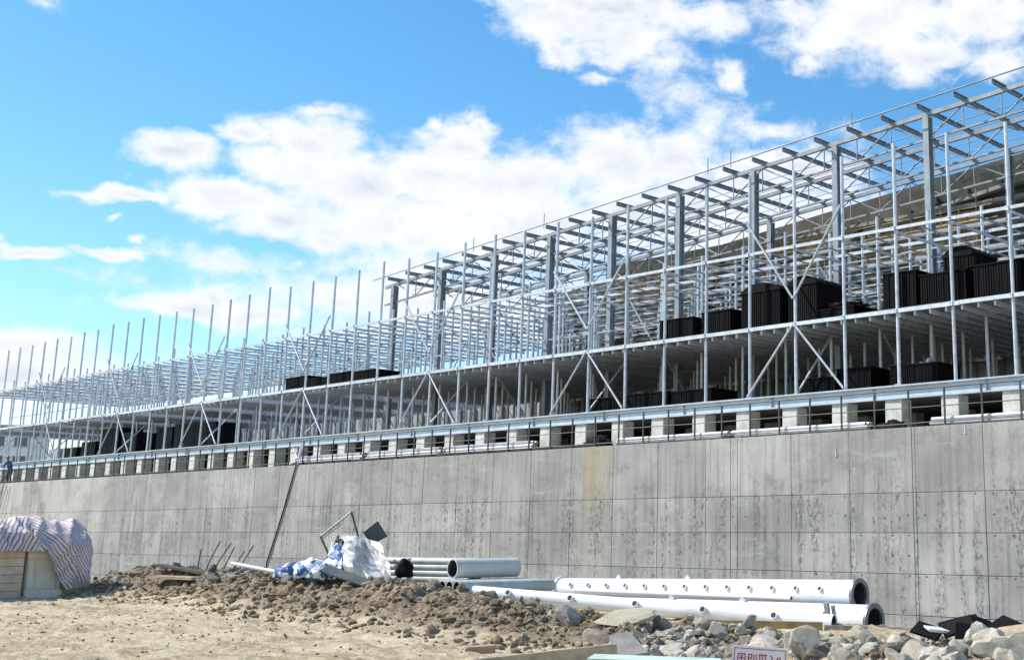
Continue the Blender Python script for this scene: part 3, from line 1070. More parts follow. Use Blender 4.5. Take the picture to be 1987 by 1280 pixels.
def crumple(name, mat, loc, size, seed, amp=0.35, sub=3, freq=1.6, label='', cat='', group=None, rot=0):
    bm = bmesh.new()
    bmesh.ops.create_icosphere(bm, subdivisions=sub, radius=1)
    for v in bm.verts:
        d = v.co.normalized()
        k = 1 + amp * noise.fractal(d * freq + Vector((seed * 7.3, 0, 0)), 0.8, 2.1, 4)
        v.co = Vector((d.x * size[0], d.y * size[1], max(d.z, -0.55) * size[2])) * k
    me = bpy.data.meshes.new(name)
    bm.to_mesh(me)
    bm.free()
    me.polygons.foreach_set('use_smooth', [True] * len(me.polygons))
    me.materials.append(M[mat])
    return tag(link(name, me, None, loc, (0, 0, rot)), label, cat, group)


crumple('net_heap', 'sheetblack', (-35.9, 33.95, WT + 0.10), (0.75, 0.22, 0.34), 1, 0.6, 3, 3.0, 'crumpled heap of black netting on the walkway at the tube ends', 'netting')
crumple('net_heap', 'sheetblack', (-22.2, 34.0, WT + 0.03), (0.55, 0.2, 0.25), 2, 0.6, 3, 3.0, 'small black netting bundle on the walkway near the double wall joint', 'netting')

# hose tied to the railing
hp = []
for i in range(17):
    t = i / 16
    hp.append((-56.86 - 2.25 * t + 0.10 * math.sin(t * math.pi), 33.398, 5.02 - 5.2 * t))
hp[-1] = (hp[-1][0], hp[-1][1], hp[-1][2] - 0.9)
tag(MB().path(hp, 0.035, 7).build('hose', 'hose', None, True), 'black hose hanging from the railing down the concrete wall', 'hose')
kn = thing('rope_knot', 'grey rope knot and cut tubes tied where the hose meets the railing', 'rope', (-56.9, 33.5, WT))
m = MB()
for i in range(10):
    a = i * 0.63
    m.tube((0.16 * math.cos(a), -0.05 + 0.05 * math.sin(2 * a), 0.2 + 0.16 * math.sin(a)), (0.16 * math.cos(a + .63), -0.05 + .05 * math.sin(2 * a + 1.2), 0.2 + 0.16 * math.sin(a + .63)), 0.045, n=6)
m.build('coil', 'tube', kn, True)
for a, b in (((-0.1, -.05, .2), (-0.75, -.02, 0.06)), ((0.05, -.05, .25), (0.3, .0, .9)), ((-.02, -.05, .3), (-0.55, 0, .85)), ((0, -.05, .15), (0.15, 0, 1.0))):
    MB().tube(a, b, 0.04, n=6).build('loose_tube', 'tube', kn, True)


# ------------------------------------------------------------------ black packs on the decks
def pack(loc, size, label, mat='black', rib='y', top='flat', rot=0, group=None):
    """strapped pack of black plastic sheets: a ribbed block with a cover"""
    w, d, h = size
    t = thing('black_pack', label, 'pack', loc, (0, 0, rot), group)
    m = MB()
    m.box((0, 0, h / 2 + 0.06), (w - 0.06, d - 0.06, h - 0.12))
    s = 0.09
    nn = int(w / s)
    for i in range(nn):
        x = -w / 2 + (i + 0.5) * w / nn
        m.box((x, R.uniform(-.01, .01), (h - 0.1) / 2 + 0.05), (s * 0.55, d + R.uniform(-.02, .02), h - 0.1 + R.uniform(-.03, .02)))
    nn = int(d / s)
    for i in range(nn):
        y = -d / 2 + (i + 0.5) * d / nn
        m.box((R.uniform(-.01, .01), y, (h - 0.1) / 2 + 0.05), (w + R.uniform(-.02, .02), s * 0.55, h - 0.14 + R.uniform(-.03, .02)))
    m.build('sheets', mat, t)
    c = MB()
    if top == 'round':
        nn = 10
        vs = []
        for y in (-d / 2 - .03, d / 2 + .03):
            for i in range(nn + 1):
                a = i / nn
                vs.append(((a - .5) * (w + .06), y, h - 0.05 + 0.28 * math.sin(a * math.pi) ** 0.7))
            for i in range(nn + 1):
                a = 1 - i / nn
                vs.append(((a - .5) * (w + .06), y, h - 0.12))
        k = 2 * (nn + 1)
        fs = [tuple(range(k)), tuple(range(2 * k - 1, k - 1, -1))] + [(i, i + k, (i + 1) % k + k, (i + 1) % k)[::-1] for i in range(k)]
        c.add(vs, fs)
    else:
        c.box((0, 0, h - 0.015), (w + 0.05, d + 0.05, 0.045), (R.uniform(-.02, .02), R.uniform(-.015, .015), 0))
    me = c.mesh('cover', mat)
    fixnormals(me)
    link('cover', me, t)
    b = MB()
    for yy in (-d * .35, d * .35):
        b.box((0, yy, 0.03), (w * .96, 0.1, 0.06))
    b.build('skid', 'darkwood', t)
    return t


mz = MEZZ + 0.012
fz = DECK + 0.0
g1, g2 = 'black packs on the mezzanine deck', 'black packs on the lower floor'
pack((-22.45, 36.0, mz), (1.35, 1.9, 1.28), 'tall square black pack on the mezzanine, between the red sheet and the low ribbed packs', group=g1)
pack((-20.75, 36.0, mz), (1.75, 1.9, 1.05), 'ribbed black pack on the mezzanine carrying a round-topped pack', group=g1)
pack((-18.75, 36.0, mz), (1.7, 1.9, 1.08), 'ribbed black pack on the mezzanine beside the one carrying a round-topped pack', group=g1)
pack((-20.25, 36.05, mz + 1.06), (1.25, 1.4, 0.62), 'round-topped black pack stacked on top of another pack', top='round', group=g1)
pack((-16.9, 36.2, mz), (1.3, 1.9, 1.75), 'tallest black pack on the mezzanine, past the ribbed packs', group=g1)
pack((-28.75, 36.1, mz), (1.85, 1.6, 1.5), 'wide round-topped black pack on the mezzanine behind the braced V', top='round', group=g1)
pack((-26.85, 36.2, mz), (1.3, 1.6, 1.55), 'narrow round-topped black pack on the mezzanine beside the braced V', top='round', group=g1)
pack((-33.0, 36.0, mz), (1.8, 1.5, 0.82), 'low black pack with reddish straps on the mezzanine', group=g1)
pack((-31.1, 36.2, mz), (1.5, 1.5, 0.95), 'low black pack on the mezzanine between the strapped pack and the wide round-topped one', group=g1)
pack((-25.35, 36.1, mz), (1.6, 1.5, 0.42), 'flat black pack on the mezzanine with loose sheets on it', group=g1)
pack((-23.9, 37.9, mz), (1.4, 1.4, 0.45), 'flat black pack on the mezzanine under the red sheet', group=g1)
for i, (X, w, h) in enumerate(((-60.9, 2.1, 0.72), (-58.8, 1.8, 0.52), (-56.8, 1.9, 0.62), (-54.6, 1.9, 0.56))):
    pack((X, 36.1, mz), (w, 1.5, h), 'low black pack in the row of four on the mezzanine where the roof frame ends', group='row of four low packs on the mezzanine')
pack((-37.1, 36.2, fz), (2.3, 1.6, 0.62), 'long low black pack at the stained end of the lower-floor row', group=g2)
pack((-34.7, 36.2, fz), (2.3, 1.6, 0.68), 'long low black pack in the middle of the lower-floor row', group=g2)
pack((-32.4, 36.3, fz), (2.1, 1.6, 0.64), 'long low black pack closing the lower-floor row', group=g2)
pack((-26.4, 36.3, fz), (1.7, 1.5, 0.66), 'black pack on the lower floor behind the crossed braces', group=g2)
pack((-24.9, 36.5, fz), (1.5, 1.5, 0.9), 'taller black pack on the lower floor beside the crossed braces', group=g2)
pack((-22.3, 36.3, fz), (1.9, 1.5, 0.8), 'black pack with a pitched cover on the lower floor, on its own', group=g2)
for i, (X, w, h, lab) in enumerate(((-72.4, 2.4, 1.62, 'navy wrapped pack on the lower floor, full of tall panels, next to a short one'), (-75.0, 2.6, 1.7, 'widest navy wrapped pack on the lower floor'),
                                    (-77.6, 2.0, 1.6, 'navy wrapped pack on the lower floor at the end of three tall packs'), (-82.4, 2.1, 1.5, 'navy wrapped tall pack on the lower floor standing by itself'),
                                    (-85.3, 2.6, 1.95, 'navy wrapped pack, the tallest on the lower floor'), (-88.4, 2.2, 1.2, 'shorter navy wrapped pack beside the tallest one'),
                                    (-91.2, 2.0, 0.9, 'lowest navy wrapped pack on the lower floor near the worker'))):
    pack((X, 37.2, fz), (w, 1.6, h), lab, mat='navy', group='navy packs on the lower floor')
rs = MB()
for i in range(5):
    rs.box((-23.9 + R.uniform(-.05, .05), 37.9, mz + 0.47 + 0.05 * i), (1.3, 1.2, 0.045), (0, 0, R.uniform(-.08, .08)))
tag(rs.build('red_sheets', 'red'), 'bright red folded sheets on a flat black pack', 'sheets')
crumple('loose_sheets', 'sheetblack', (-25.3, 36.0, mz + 0.5), (0.85, 0.5, 0.16), 5, 0.7, 3, 2.6, 'crumpled loose black sheeting on top of the flat pack', 'sheeting')
tag(MB().box((-22.2, 36.3, fz + 0.86), (0.5, 0.5, 0.07), (0.1, 0.2, 0.5)).box((-22.05, 36.2, fz + 0.95), (0.1, 0.35, 0.22), (0.3, 0.5, 0.2)).build('offcut', 'tube'), 'small white offcuts lying on the pitched black pack', 'offcuts')

# ------------------------------------------------------------------ poles and pipes on the ground


def pole(name, a, b, r0, r1, mat, label, cat, group=None, flange=True, nozzles=0, wall_=0.012, open_=True):
    a, b = Vector(a), Vector(b)
    t = thing(name, label, cat, b, None, group)
    a2, b2 = a - b, Vector((0, 0, 0))
    d = (b - a).normalized()
    m = MB()
    m.ring(a2, b2, (r0, r1), (r0 * 0.9, r1 * 0.9), 28)
    me = m.mesh('tube', mat, True)
    fixnormals(me)
    tb_ = link('tube', me, t)
    li = MB().ring(a2 + d * 0.015, b2 - d * 0.015, (r0 * 0.895, r1 * 0.895), (r0 * 0.86, r1 * 0.86), 20)  # added dark sleeve paints the shade inside the pipe
    me = li.mesh('shade_sleeve', 'inner_shade', True)
    fixnormals(me)
    link('shade_sleeve', me, tb_)
    if flange:
        f = MB().ring(b2 - d * 0.02, b2 + d * 0.05, r1 * 1.12, r1 * 0.82, 28)
        me = f.mesh('flange', 'steel_end', True)
        fixnormals(me)
        link('flange', me, t)
        f = MB().ring(a2 - d * 0.03, a2 + d * 0.03, r0 * 1.2, r0 * 0.8, 20)
        me = f.mesh('end_collar', mat, True)
        fixnormals(me)
        link('end_collar', me, t)
    side = d.cross(Vector((0, 0, 1))).normalized()
    if side.y > 0:
        side = -side
    for i in range(nozzles):
        q = (i + 0.5) / nozzles * 0.92 + 0.03
        c = a2.lerp(b2, q)
        rr = r0 + (r1 - r0) * q
        nv = (side * 0.9 + Vector((0, 0, 0.35))).normalized()
        z = MB().ring(c + nv * (rr * 0.93), c + nv * (rr + 0.05), 0.062, 0.050, 12)
        me = z.mesh('nozzle', mat, True)
        fixnormals(me)
        nz = link('nozzle', me, t)
        z2 = MB().tube(c + nv * (rr * 0.99), c + nv * (rr + 0.042), 0.0495, n=10)  # dark plug paints the shade of the nozzle hole
        z2.build('bore_shade', 'inner_shade', nz)
    return t


pole('steel_pole', (-26.8, 24.1, 0.10), (-16.75, 24.1, 0.24), 0.27, 0.325, 'white', 'upper white tapered steel pole with a row of nozzles and open flanged end', 'pole', nozzles=13)
pole('steel_pole', (-26.5, 23.35, -0.36), (-15.85, 23.35, -0.27), 0.31, 0.345, 'white', 'lower white steel pole with open flanged end under the nozzled one', 'pole', nozzles=9)
pole('steel_pole', (-20.6, 16.15, 0.46), (-13.4, 18.5, 0.05), 0.13, 0.16, 'white', 'slim white pole half sunk in the spoil heap', 'pole', nozzles=5, flange=False)
pole('steel_pole', (-22.4, 22.72, -0.33), (-17.0, 22.75, -0.30), 0.07, 0.07, 'grey_pipe', 'thin zinc pipe tucked between the two white poles', 'pipe', flange=False)
pole('steel_pole', (-19.6, 22.3, -0.45), (-16.2, 22.55, -0.42), 0.12, 0.13, 'grey_pipe', 'short zinc pipe with a slanted end lying before the lower white pole', 'pipe', flange=False)
pole('steel_pole', (-19.4, 21.9, -0.52), (-15.7, 22.1, -0.52), 0.075, 0.075, 'white', 'thin white pipe lying foremost of the pole pile', 'pipe', flange=False)
for i, (x0_, x1_, y_, z_, r_) in enumerate(((-25.6, -17.2, 22.95, -0.44, 0.055), (-24.9, -16.9, 22.82, -0.50, 0.05), (-25.9, -18.4, 23.72, 0.09, 0.05))):
    pole('thin_pipe', (x0_, y_, z_), (x1_, y_, z_ + 0.03), r_, r_, 'white', 'thin white pipe lying along the two large white poles', 'pipe', 'thin pipes along the white poles', flange=False)
clampm = MB().box((0, 0, 0), (0.16, 0.14, 0.09)).box((0, 0, 0.06), (0.06, 0.14, 0.05)).mesh('pipe_clamp', 'tube')
for X, Y, z in ((-24.5, 24.1, 0.435), (-22.0, 24.1, 0.48), (-21.8, 23.3, 0.02), (-19.5, 23.3, 0.04)):
    tag(link('pipe_clamp', clampm, None, (X, Y, z)), 'small white clamp block sitting on a white pole', 'clamp', 'clamps on the white poles')
post_off = MB()
post_off.box((0, 0, 0.25), (0.09, 0.12, 0.5)).box((0.12, 0.05, 0.22), (0.06, 0.1, 0.42))
tag(link('steel_offcut', post_off.mesh('steel_offcut', 'grey_pipe'), None, (-15.75, 21.6, gz(-15.75, 21.6) - 0.02), (0.1, -0.12, 0.3)), 'upright zinc offcut leaning by the open pole ends', 'offcut')

# bundles of zinc pipe and the wide grey pipe
axis = Vector((0.05, 1.0, 0)).normalized()
bund = []
pv = Vector((-axis.y, axis.x, 0))
for L, n_ in ((0, 5),):
    for q in range(n_):
        bund.append((q - (n_ - 1) / 2, L))
base = Vector((-21.2, 15.85, 0.44))
for i, (q, L) in enumerate(bund[:5]):
    a = base + pv * (q * 0.25) + Vector((0, 0, 0.12 + L * 0.2))
    b = a + axis * 2.4 + Vector((0, 0, -0.02))
    pole('zinc_pipe', b, a, 0.12, 0.12, 'grey_pipe', 'zinc pipe with open end in the low bundle below the wide grey pipe', 'pipe', 'low bundle of zinc pipes', flange=False)
ba = Vector((-21.75, 16.5, 0.885))
pole('wide_pipe', ba + Vector((0.12, 1.6, 0.0)), ba, 0.2, 0.2, 'pvc', 'wide grey pipe section with jagged open end lying on the bundle', 'pipe', flange=False)
base = Vector((-24.3, 16.6, 0.58))
ax2 = Vector((0.88, 0.20, 0)).normalized()
pv2 = Vector((-ax2.y, ax2.x, 0))
for i in range(12):
    L, q = divmod(i, 3)
    a = base + pv2 * ((q - 1) * 0.15) + Vector((0, 0, 0.06 + L * 0.125)) + ax2 * R.uniform(-.1, .1)
    pole('zinc_pipe', a, a + ax2 * 2.5, 0.07, 0.07, 'grey_pipe', 'slim zinc pipe in the stacked bundle between silver sheeting and the wide grey pipe', 'pipe', 'stacked bundle of slim zinc pipes', flange=False)

# ------------------------------------------------------------------ covered pallet stack


def crate_of_boards(name, loc, size, nb, label, cat, mat='crate', rot=0):
    w, d, h = size
    t = thing(name, label, cat, loc, (0, 0, rot))
    MB().box((0, 0, h / 2), (w - 0.06, d - 0.06, h - 0.04)).build('filling', 'darkwood', t)
    bh = h / nb
    b1 = MB().box((0, 0, 0), (0.03, d, bh - 0.012)).mesh('board', mat)
    b2 = MB().box((0, 0, 0), (w - 0.065, 0.03, bh - 0.012)).mesh('board', mat)
    for i in range(nb):
        link('board', b1, t, (w / 2 - 0.015 + R.uniform(0, .006), 0, (i + .5) * bh))
        link('board', b2, t, (0, -d / 2 + 0.015, (i + .5) * bh))
        link('board', b2, t, (0, d / 2 - 0.015, (i + .5) * bh))
    MB().box((0, 0, h - 0.008), (w - 0.07, d - 0.07, 0.03)).build('lid', mat, t)
    return t


crate_of_boards('packing_crate', (-35.35, 11.95, -0.02), (1.7, 2.05, 1.22), 6, 'cream boarded packing crate under the striped tarpaulin', 'crate')
crate_of_boards('packing_crate', (-35.75, 12.6, 1.205), (1.7, 3.0, 0.50), 3, 'boarded crate lying on top of others, hidden by the striped tarpaulin', 'crate')
crate_of_boards('packing_crate', (-35.75, 13.98, -0.02), (1.7, 0.85, 1.21), 6, 'boarded crate at the rock end of the stack, draped by striped tarpaulin', 'crate')
cb = thing('moulded_panel_unit', 'cream moulded panel unit with plinth leaning on the boarded crate', 'panel', (-34.42, 13.47, -0.02), (0, rad(-5), rad(4)))
m = MB()
m.box((-0.18, 0, 0.62), (0.30, 0.80, 1.24))
m.build('body', 'cabinet', cb)
m = MB()
m.box((0.005, 0, 1.12), (0.07, 0.84, 0.24))
m.build('top_band', 'cabinet', cb)
m = MB()
m.box((0.02, 0, 0.11), (0.09, 0.88, 0.22))
m.build('plinth', 'cabinet', cb)
for y, w in ((-0.33, 0.12), (0.36, 0.08)):
    MB().box((-0.012, y, 0.61), (0.05, w, 0.75)).build('stile', 'cabinet', cb)
MB().box((-0.02, 0.05, 0.61), (0.03, 0.5, 0.72)).build('centre_panel', 'cabinet', cb)


def striped_tarp():
    NU, NT = 90, 70
    vs, uvs = [], []
    for i in range(NU):
        u = i / (NU - 1)
        Y = 10.3 + 4.22 * u
        ztop = 1.84 - 0.10 * u + 0.05 * noise.noise((Y * 1.1, 0, 0)) - 0.16 * max(0, (u - 0.90) / 0.10) ** 2
        if Y < 13.32:
            hem = 1.16 + 0.05 * noise.noise((Y * 2.5, 4, 0)) - 0.06 * (Y - 10.3) / 3
        elif Y < 13.92:
            hem = 1.16 - 1.02 * (Y - 13.32) / 0.60
        else:
            hem = 0.14 + 0.04 * noise.noise((Y * 3, 9, 0))
        xf = -34.72 + (0.30 if Y > 13.0 else 0.34)
        xb = -36.75
        path = [(xb - 0.05, 0.9), (xb + 0.02, ztop - 0.18), (xb + 0.25, ztop), (-35.1, ztop + 0.03), (-34.86, ztop - 0.04), (xf - 0.16, ztop - 0.22), (xf, min(1.25, ztop - .4)), (xf + 0.05, hem)]
        if hem > 1.0:
            path[-2] = (xf - 0.02, (hem + ztop - 0.22) / 2)
        # length parametrised
        ln = [0]
        for (a, b), (c, d) in zip(path[:-1], path[1:]):
            ln.append(ln[-1] + math.hypot(c - a, d - b))
        for j in range(NT):
            s = ln[-1] * j / (NT - 1)
            k = 0
            while k < len(ln) - 2 and s > ln[k + 1]:
                k += 1
            t = (s - ln[k]) / (ln[k + 1] - ln[k])
            x_ = path[k][0] + t * (path[k + 1][0] - path[k][0])
            z_ = path[k][1] + t * (path[k + 1][1] - path[k][1])
            down = max(0.0, s - 2.3)
            fold = 0.05 * math.sin(Y * 9 + z_ * 3.5 + 2 * noise.noise((Y, z_, 0))) * min(1, down * 1.2)
            cr = 0.15 * noise.fractal((Y * 1.1, x_ * 1.1, z_ * 1.1 + 3), 0.9, 2.2, 4)
            rid = 0.20 * (1 - 2.2 * min(.45, abs(noise.noise((Y * 1.5 + z_ * 1.1, z_ * 0.7 - Y * .35 + x_ * .6, 7))))) ** 2 + 0.10 * (1 - 2.2 * min(.45, abs(noise.noise((Y * 2.6 - z_ * 1.7, z_ * 1.2 + x_, 11))))) ** 2
            onf = min(1, down * 2)
            if u > 0.9:
                x_ -= (u - 0.9) * 1.6 * onf
            vs.append((x_ + (fold + cr * .6 + rid) * (0.35 + .65 * onf) + 0.04, Y + 0.05 * noise.noise((x_ * 2, z_ * 2, 5)) - 0.0, max(0.06, z_ + (cr + rid * .6) * (1 - 0.75 * onf) + 0.04)))
            uvs.append((s, Y))
    fs = [(i * NT + j, (i + 1) * NT + j, (i + 1) * NT + j + 1, i * NT + j + 1) for i in range(NU - 1) for j in range(NT - 1)]
    me = bpy.data.meshes.new('striped_tarpaulin')
    me.from_pydata(vs, [], fs)
    uv = me.uv_layers.new(name='UVMap')
    for li, loop in enumerate(me.loops):
        uv.data[li].uv = uvs[loop.vertex_index]
    me.polygons.foreach_set('use_smooth', [True] * len(me.polygons))
    me.materials.append(M['stripe'])
    fixnormals(me)
    o = link('striped_tarpaulin', me)
    md = o.modifiers.new('thickness', 'SOLIDIFY')
    md.thickness = 0.012
    return tag(o, 'white and purple striped tarpaulin draped over the crate stack', 'tarpaulin')


striped_tarp()

# ------------------------------------------------------------------ debris pile on the heap


def patch(name, grid, mat, n, amp, freq, seed, label, cat, thick=0.012, smooth=True):
    """cloth sheet through a grid of control points"""
    g = np.array(grid, float)
    r, c = g.shape[:2]

    def interp(u, v):
        a, b = u * (r - 1), v * (c - 1)
        i, j = min(int(a), r - 2), min(int(b), c - 2)
        s, t = a - i, b - j
        return (g[i, j] * (1 - s) * (1 - t) + g[i + 1, j] * s * (1 - t) + g[i, j + 1] * (1 - s) * t + g[i + 1, j + 1] * s * t)
    vs = []
    for i in range(n):
        for j in range(n):
            q = interp(i / (n - 1), j / (n - 1))
            d = noise.noise_vector((q[0] * freq + seed, q[1] * freq, q[2] * freq)) * amp + noise.noise_vector((q[0] * freq * 2.7 + seed, q[1] * freq * 2.7, q[2] * freq * 2.7)) * amp * .45
            vs.append((q[0] + d.x, q[1] + d.y, q[2] + d.z * .7))
    fs = [(i * n + j, i * n + j + 1, (i + 1) * n + j + 1, (i + 1) * n + j) for i in range(n - 1) for j in range(n - 1)]
    me = bpy.data.meshes.new(name)
    me.from_pydata(vs, [], fs)
    if smooth:
        me.polygons.foreach_set('use_smooth', [True] * len(me.polygons))
    me.materials.append(M[mat])
    o = link(name, me)
    md = o.modifiers.new('thickness', 'SOLIDIFY')
    md.thickness = thick
    md.offset = 0
    return tag(o, label, cat)


patch('silver_tarpaulin', [[(-24.52, 15.5, 1.52), (-24.04, 15.64, 1.58), (-23.74, 15.76, 1.49), (-23.37, 15.81, 1.41)],
                           [(-24.19, 15.25, 1.27), (-23.55, 15.28, 1.33), (-23.50, 15.70, 1.22), (-22.92, 15.66, 1.12)],
                           [(-24.02, 15.14, 0.99), (-23.22, 15.00, 1.04), (-22.88, 15.35, 0.92), (-22.48, 15.5, 0.82)],
                           [(-23.77, 15.09, 0.70), (-22.93, 15.0, 0.66), (-22.31, 15.13, 0.42), (-22.03, 15.36, 0.40)]], 'greytarp', 9, 0.085, 2.2, 3, 'crumpled silver and white tarpaulin on the debris pile', 'tarpaulin', smooth=False)
patch('dark_cloth', [[(-24.4, 15.47, 1.54), (-24.17, 15.4, 1.49), (-23.95, 15.32, 1.33)], [(-24.27, 15.19, 1.16), (-23.79, 15.07, 1.14), (-23.59, 15.11, 1.07)],
                     [(-24.19, 14.86, 0.74), (-23.72, 14.73, 0.66), (-23.67, 14.9, 0.72)]], 'navy', 20, 0.10, 3.0, 9, 'dark navy cloth hanging beside the silver tarpaulin', 'cloth')
blue = bpy.data.materials['blue_work_cloth']
patch('blue_sheet', [[(-24.25, 15.2, 1.38), (-24.0, 15.2, 1.36), (-23.85, 15.2, 1.28)], [(-24.1, 14.95, 1.02), (-23.75, 14.93, 1.05), (-23.55, 15.0, 1.02)],
                     [(-24.0, 14.75, 0.72), (-23.65, 14.72, 0.7), (-23.4, 14.85, 0.68)]], 'bluebag', 20, 0.12, 3.0, 19, 'blue and white plastic sheet below the dark cloth', 'sheet')
for i, (p_, s_, lab) in enumerate((((-24.95, 14.75, 0.78), (0.34, 0.26, 0.22), 'flat blue and white sack at the bare pole end of the debris pile'),
                                   ((-24.35, 14.85, 0.84), (0.36, 0.25, 0.25), 'plump blue and white sack in the debris pile'),
                                   ((-23.85, 14.78, 0.78), (0.26, 0.22, 0.22), 'small blue and white sack under the dark cloth'))):
    crumple('plastic_sack', 'bluebag', p_, s_, 11 + i, 0.45, 3, 1.8, lab, 'sack', 'sacks in the debris pile', R.uniform(0, 3))
# bent frame with mesh
fr = thing('mesh_frame', 'rectangular metal frame with torn wire mesh sticking out of the debris pile', 'frame', (-24.7, 15.7, 1.3))
fa, fb, fc, fd = [Vector(p) - Vector((-24.7, 15.7, 1.3)) for p in ((-24.67, 15.9, 2.07), (-25.16, 15.48, 1.54), (-24.85, 15.55, 1.10), (-24.36, 15.97, 1.38))]
for a, b in ((fa, fb), (fb, fc), (fc, fd), (fd, fa)):
    MB().tube(a, b, 0.022, n=6).build('frame_bar', 'mesh' if (a, b) == (fa, fb) else 'rail', fr, True)
mm = MB()
for i in range(1, 14):
    t = i / 14
    mm.tube(fb.lerp(fa, t * .62), fc.lerp(fd, t * .62), 0.004, n=4)
    mm.tube(fb.lerp(fc, t), fa.lerp(fd, t).lerp(fb.lerp(fc, t), 0.38), 0.004, n=4)
tag(mm.build('wire_mesh', 'mesh', fr), kind='stuff')
pn = MB()
pa = [Vector(p) for p in ((-24.03, 16.16, 1.87), (-23.85, 16.31, 1.54), (-24.11, 16.1, 1.36), (-24.27, 15.97, 1.62))]
nrm = (pa[1] - pa[0]).cross(pa[2] - pa[0]).normalized() * 0.015
pn.add([p + nrm for p in pa] + [p - nrm for p in pa], [(0, 1, 2, 3), (7, 6, 5, 4), (0, 4, 5, 1), (1, 5, 6, 2), (2, 6, 7, 3), (3, 7, 4, 0)])
me = pn.mesh('sheet_panel', 'sheetgrey')
fixnormals(me)
tag(link('metal_sheet', me), 'dark grey sheet panel standing on its corner in the debris pile', 'panel')
pn = MB().box((-23.0, 14.85, 0.74), (1.35, 0.30, 0.03), (0.3, 0.24, 0.25))
tag(pn.build('board_offcut', 'sheetgrey'), 'grey-edged board leaning under the silver tarpaulin', 'board')
crumple('oil_drum_bag', 'black', (-22.35, 15.75, 0.85), (0.17, 0.17, 0.24), 31, 0.25, 3, 1.5, 'dark bulging bag beside the zinc pipe ends', 'bag')
tag(MB().tube((-27.11, 14.52, 0.95), (-25.1, 14.9, 0.72), 0.04, n=8).build('bare_pole', 'tube', None, True), 'thin white pole lying out from the blue sacks over the heap', 'pole')
tag(MB().box((-25.5, 14.9, 0.70), (0.7, 0.16, 0.12), (0, -0.2, 0.4)).build('timber_stub', 'darkwood'), 'dark timber stub below the thin white pole', 'timber')

# plank with bent rods at the far end of the heap
tag(MB().bar((-32.9, 15.6, 0.80), (-30.4, 16.05, 0.56), 0.30, 0.05).build('dark_plank', 'darkwood'), 'long dark plank lying along the heap below bent rods', 'plank')
tag(MB().bar((-32.2, 15.3, 0.52), (-30.9, 15.7, 0.50), 0.45, 0.07).build('pale_board', 'timber'), 'pale broken board sticking out of the heap under the dark plank', 'board')
for i, (X, Y, h, lean) in enumerate(((-31.75, 16.25, 0.95, 0.28), (-31.45, 16.3, 0.92, 0.35), (-30.95, 16.3, 0.8, 0.22), (-30.6, 16.35, 0.72, 0.25), (-30.4, 16.4, 0.85, 0.3), (-32.0, 16.2, 0.75, 0.05))):
    z = 0.45
    tag(MB().path([(X, Y, z), (X + lean * .3, Y + lean * .4, z + h * .5), (X + lean * .75, Y + lean, z + h)], 0.016, 5).build('bent_rod', 'rebar'), 'thin dark bent rod sticking up out of the heap', 'rod', 'bent rods at the heap')


# ------------------------------------------------------------------ stones and rubble
def rock_mesh(seed, sub=3, mat='rock', flat=1.0):
    rr = random.Random(seed)
    bm = bmesh.new()
    bmesh.ops.create_icosphere(bm, subdivisions=sub, radius=1)
    planes = []
    for _ in range(9):
        v = Vector((rr.gauss(0, 1), rr.gauss(0, 1), rr.gauss(0, 1))).normalized()
        planes.append((v, rr.uniform(0.38, 0.72)))
    for v in bm.verts:
        d = v.co.normalized()
        k = 1.05
        for pv_, pd in planes:
            c = d.dot(pv_)
            if c > 0.05:
                k = min(k, pd / c)
        k *= 1 + 0.05 * noise.fractal(d * 4.0 + Vector((seed, 0, 0)), 0.6, 2.3, 5)
        v.co = d * k
        v.co.z *= flat
    me = bpy.data.meshes.new('stone')
    bm.to_mesh(me)
    bm.free()
    me.polygons.foreach_set('use_smooth', [True] * len(me.polygons))
    if hasattr(me, 'set_sharp_from_angle'):
        me.set_sharp_from_angle(angle=rad(15))
    me.materials.append(M[mat])
    return me


RM = [rock_mesh(s, 3, 'rock') for s in range(9)]
RD = [rock_mesh(40 + s, 3, 'rock_dark') for s in range(6)]
RSL = [rock_mesh(80 + s, 3, 'rock_slab', 0.45) for s in range(4)]
ridge_pts = [Vector((a, b, 0)) for a, b, _ in RIDGE]


def scatter(n, x0, x1, lo, hi, smin, smax, meshes, label, group, seed, power=2.0):
    rr = random.Random(seed)
    for _ in range(n):
        X = rr.uniform(x0, x1)
        # ridge line at this X
        for (xa, ya, _h), (xb, yb, _h2) in zip(RIDGE[:-1], RIDGE[1:]):
            if xa <= X <= xb:
                yr = ya + (yb - ya) * (X - xa) / (xb - xa)
                break
        else:
            continue
        off = rr.uniform(lo, hi)
        s = smin + (smax - smin) * rr.random() ** power
        # offset across the heap, roughly towards the open yard
        x_, y_ = X + off * 0.55, yr - off * 0.83
        z = gz(x_, y_)
        o = link('stone', rr.choice(meshes), None, (x_, y_, z + s * 0.28), (rr.uniform(-.6, .6), rr.uniform(-.6, .6), rr.uniform(0, 6.3)), (s * rr.uniform(.8, 1.25), s * rr.uniform(.8, 1.2), s * rr.uniform(.6, .95)))
        if label.startswith(('pale ang', 'brown ang')):
            size = 'small' if s < 0.13 else ('middling' if s < 0.2 else 'large')
            where = 'below the black sheets' if x_ > -9.4 else ('between the sign and the poles' if x_ > -11.6 else 'before the ochre plywood strip')
            tag(o, '%s %s angular stone in the rubble %s' % (size, label.split()[0], where), 'stone', group)
        else:
            tag(o, label, 'stone', group)


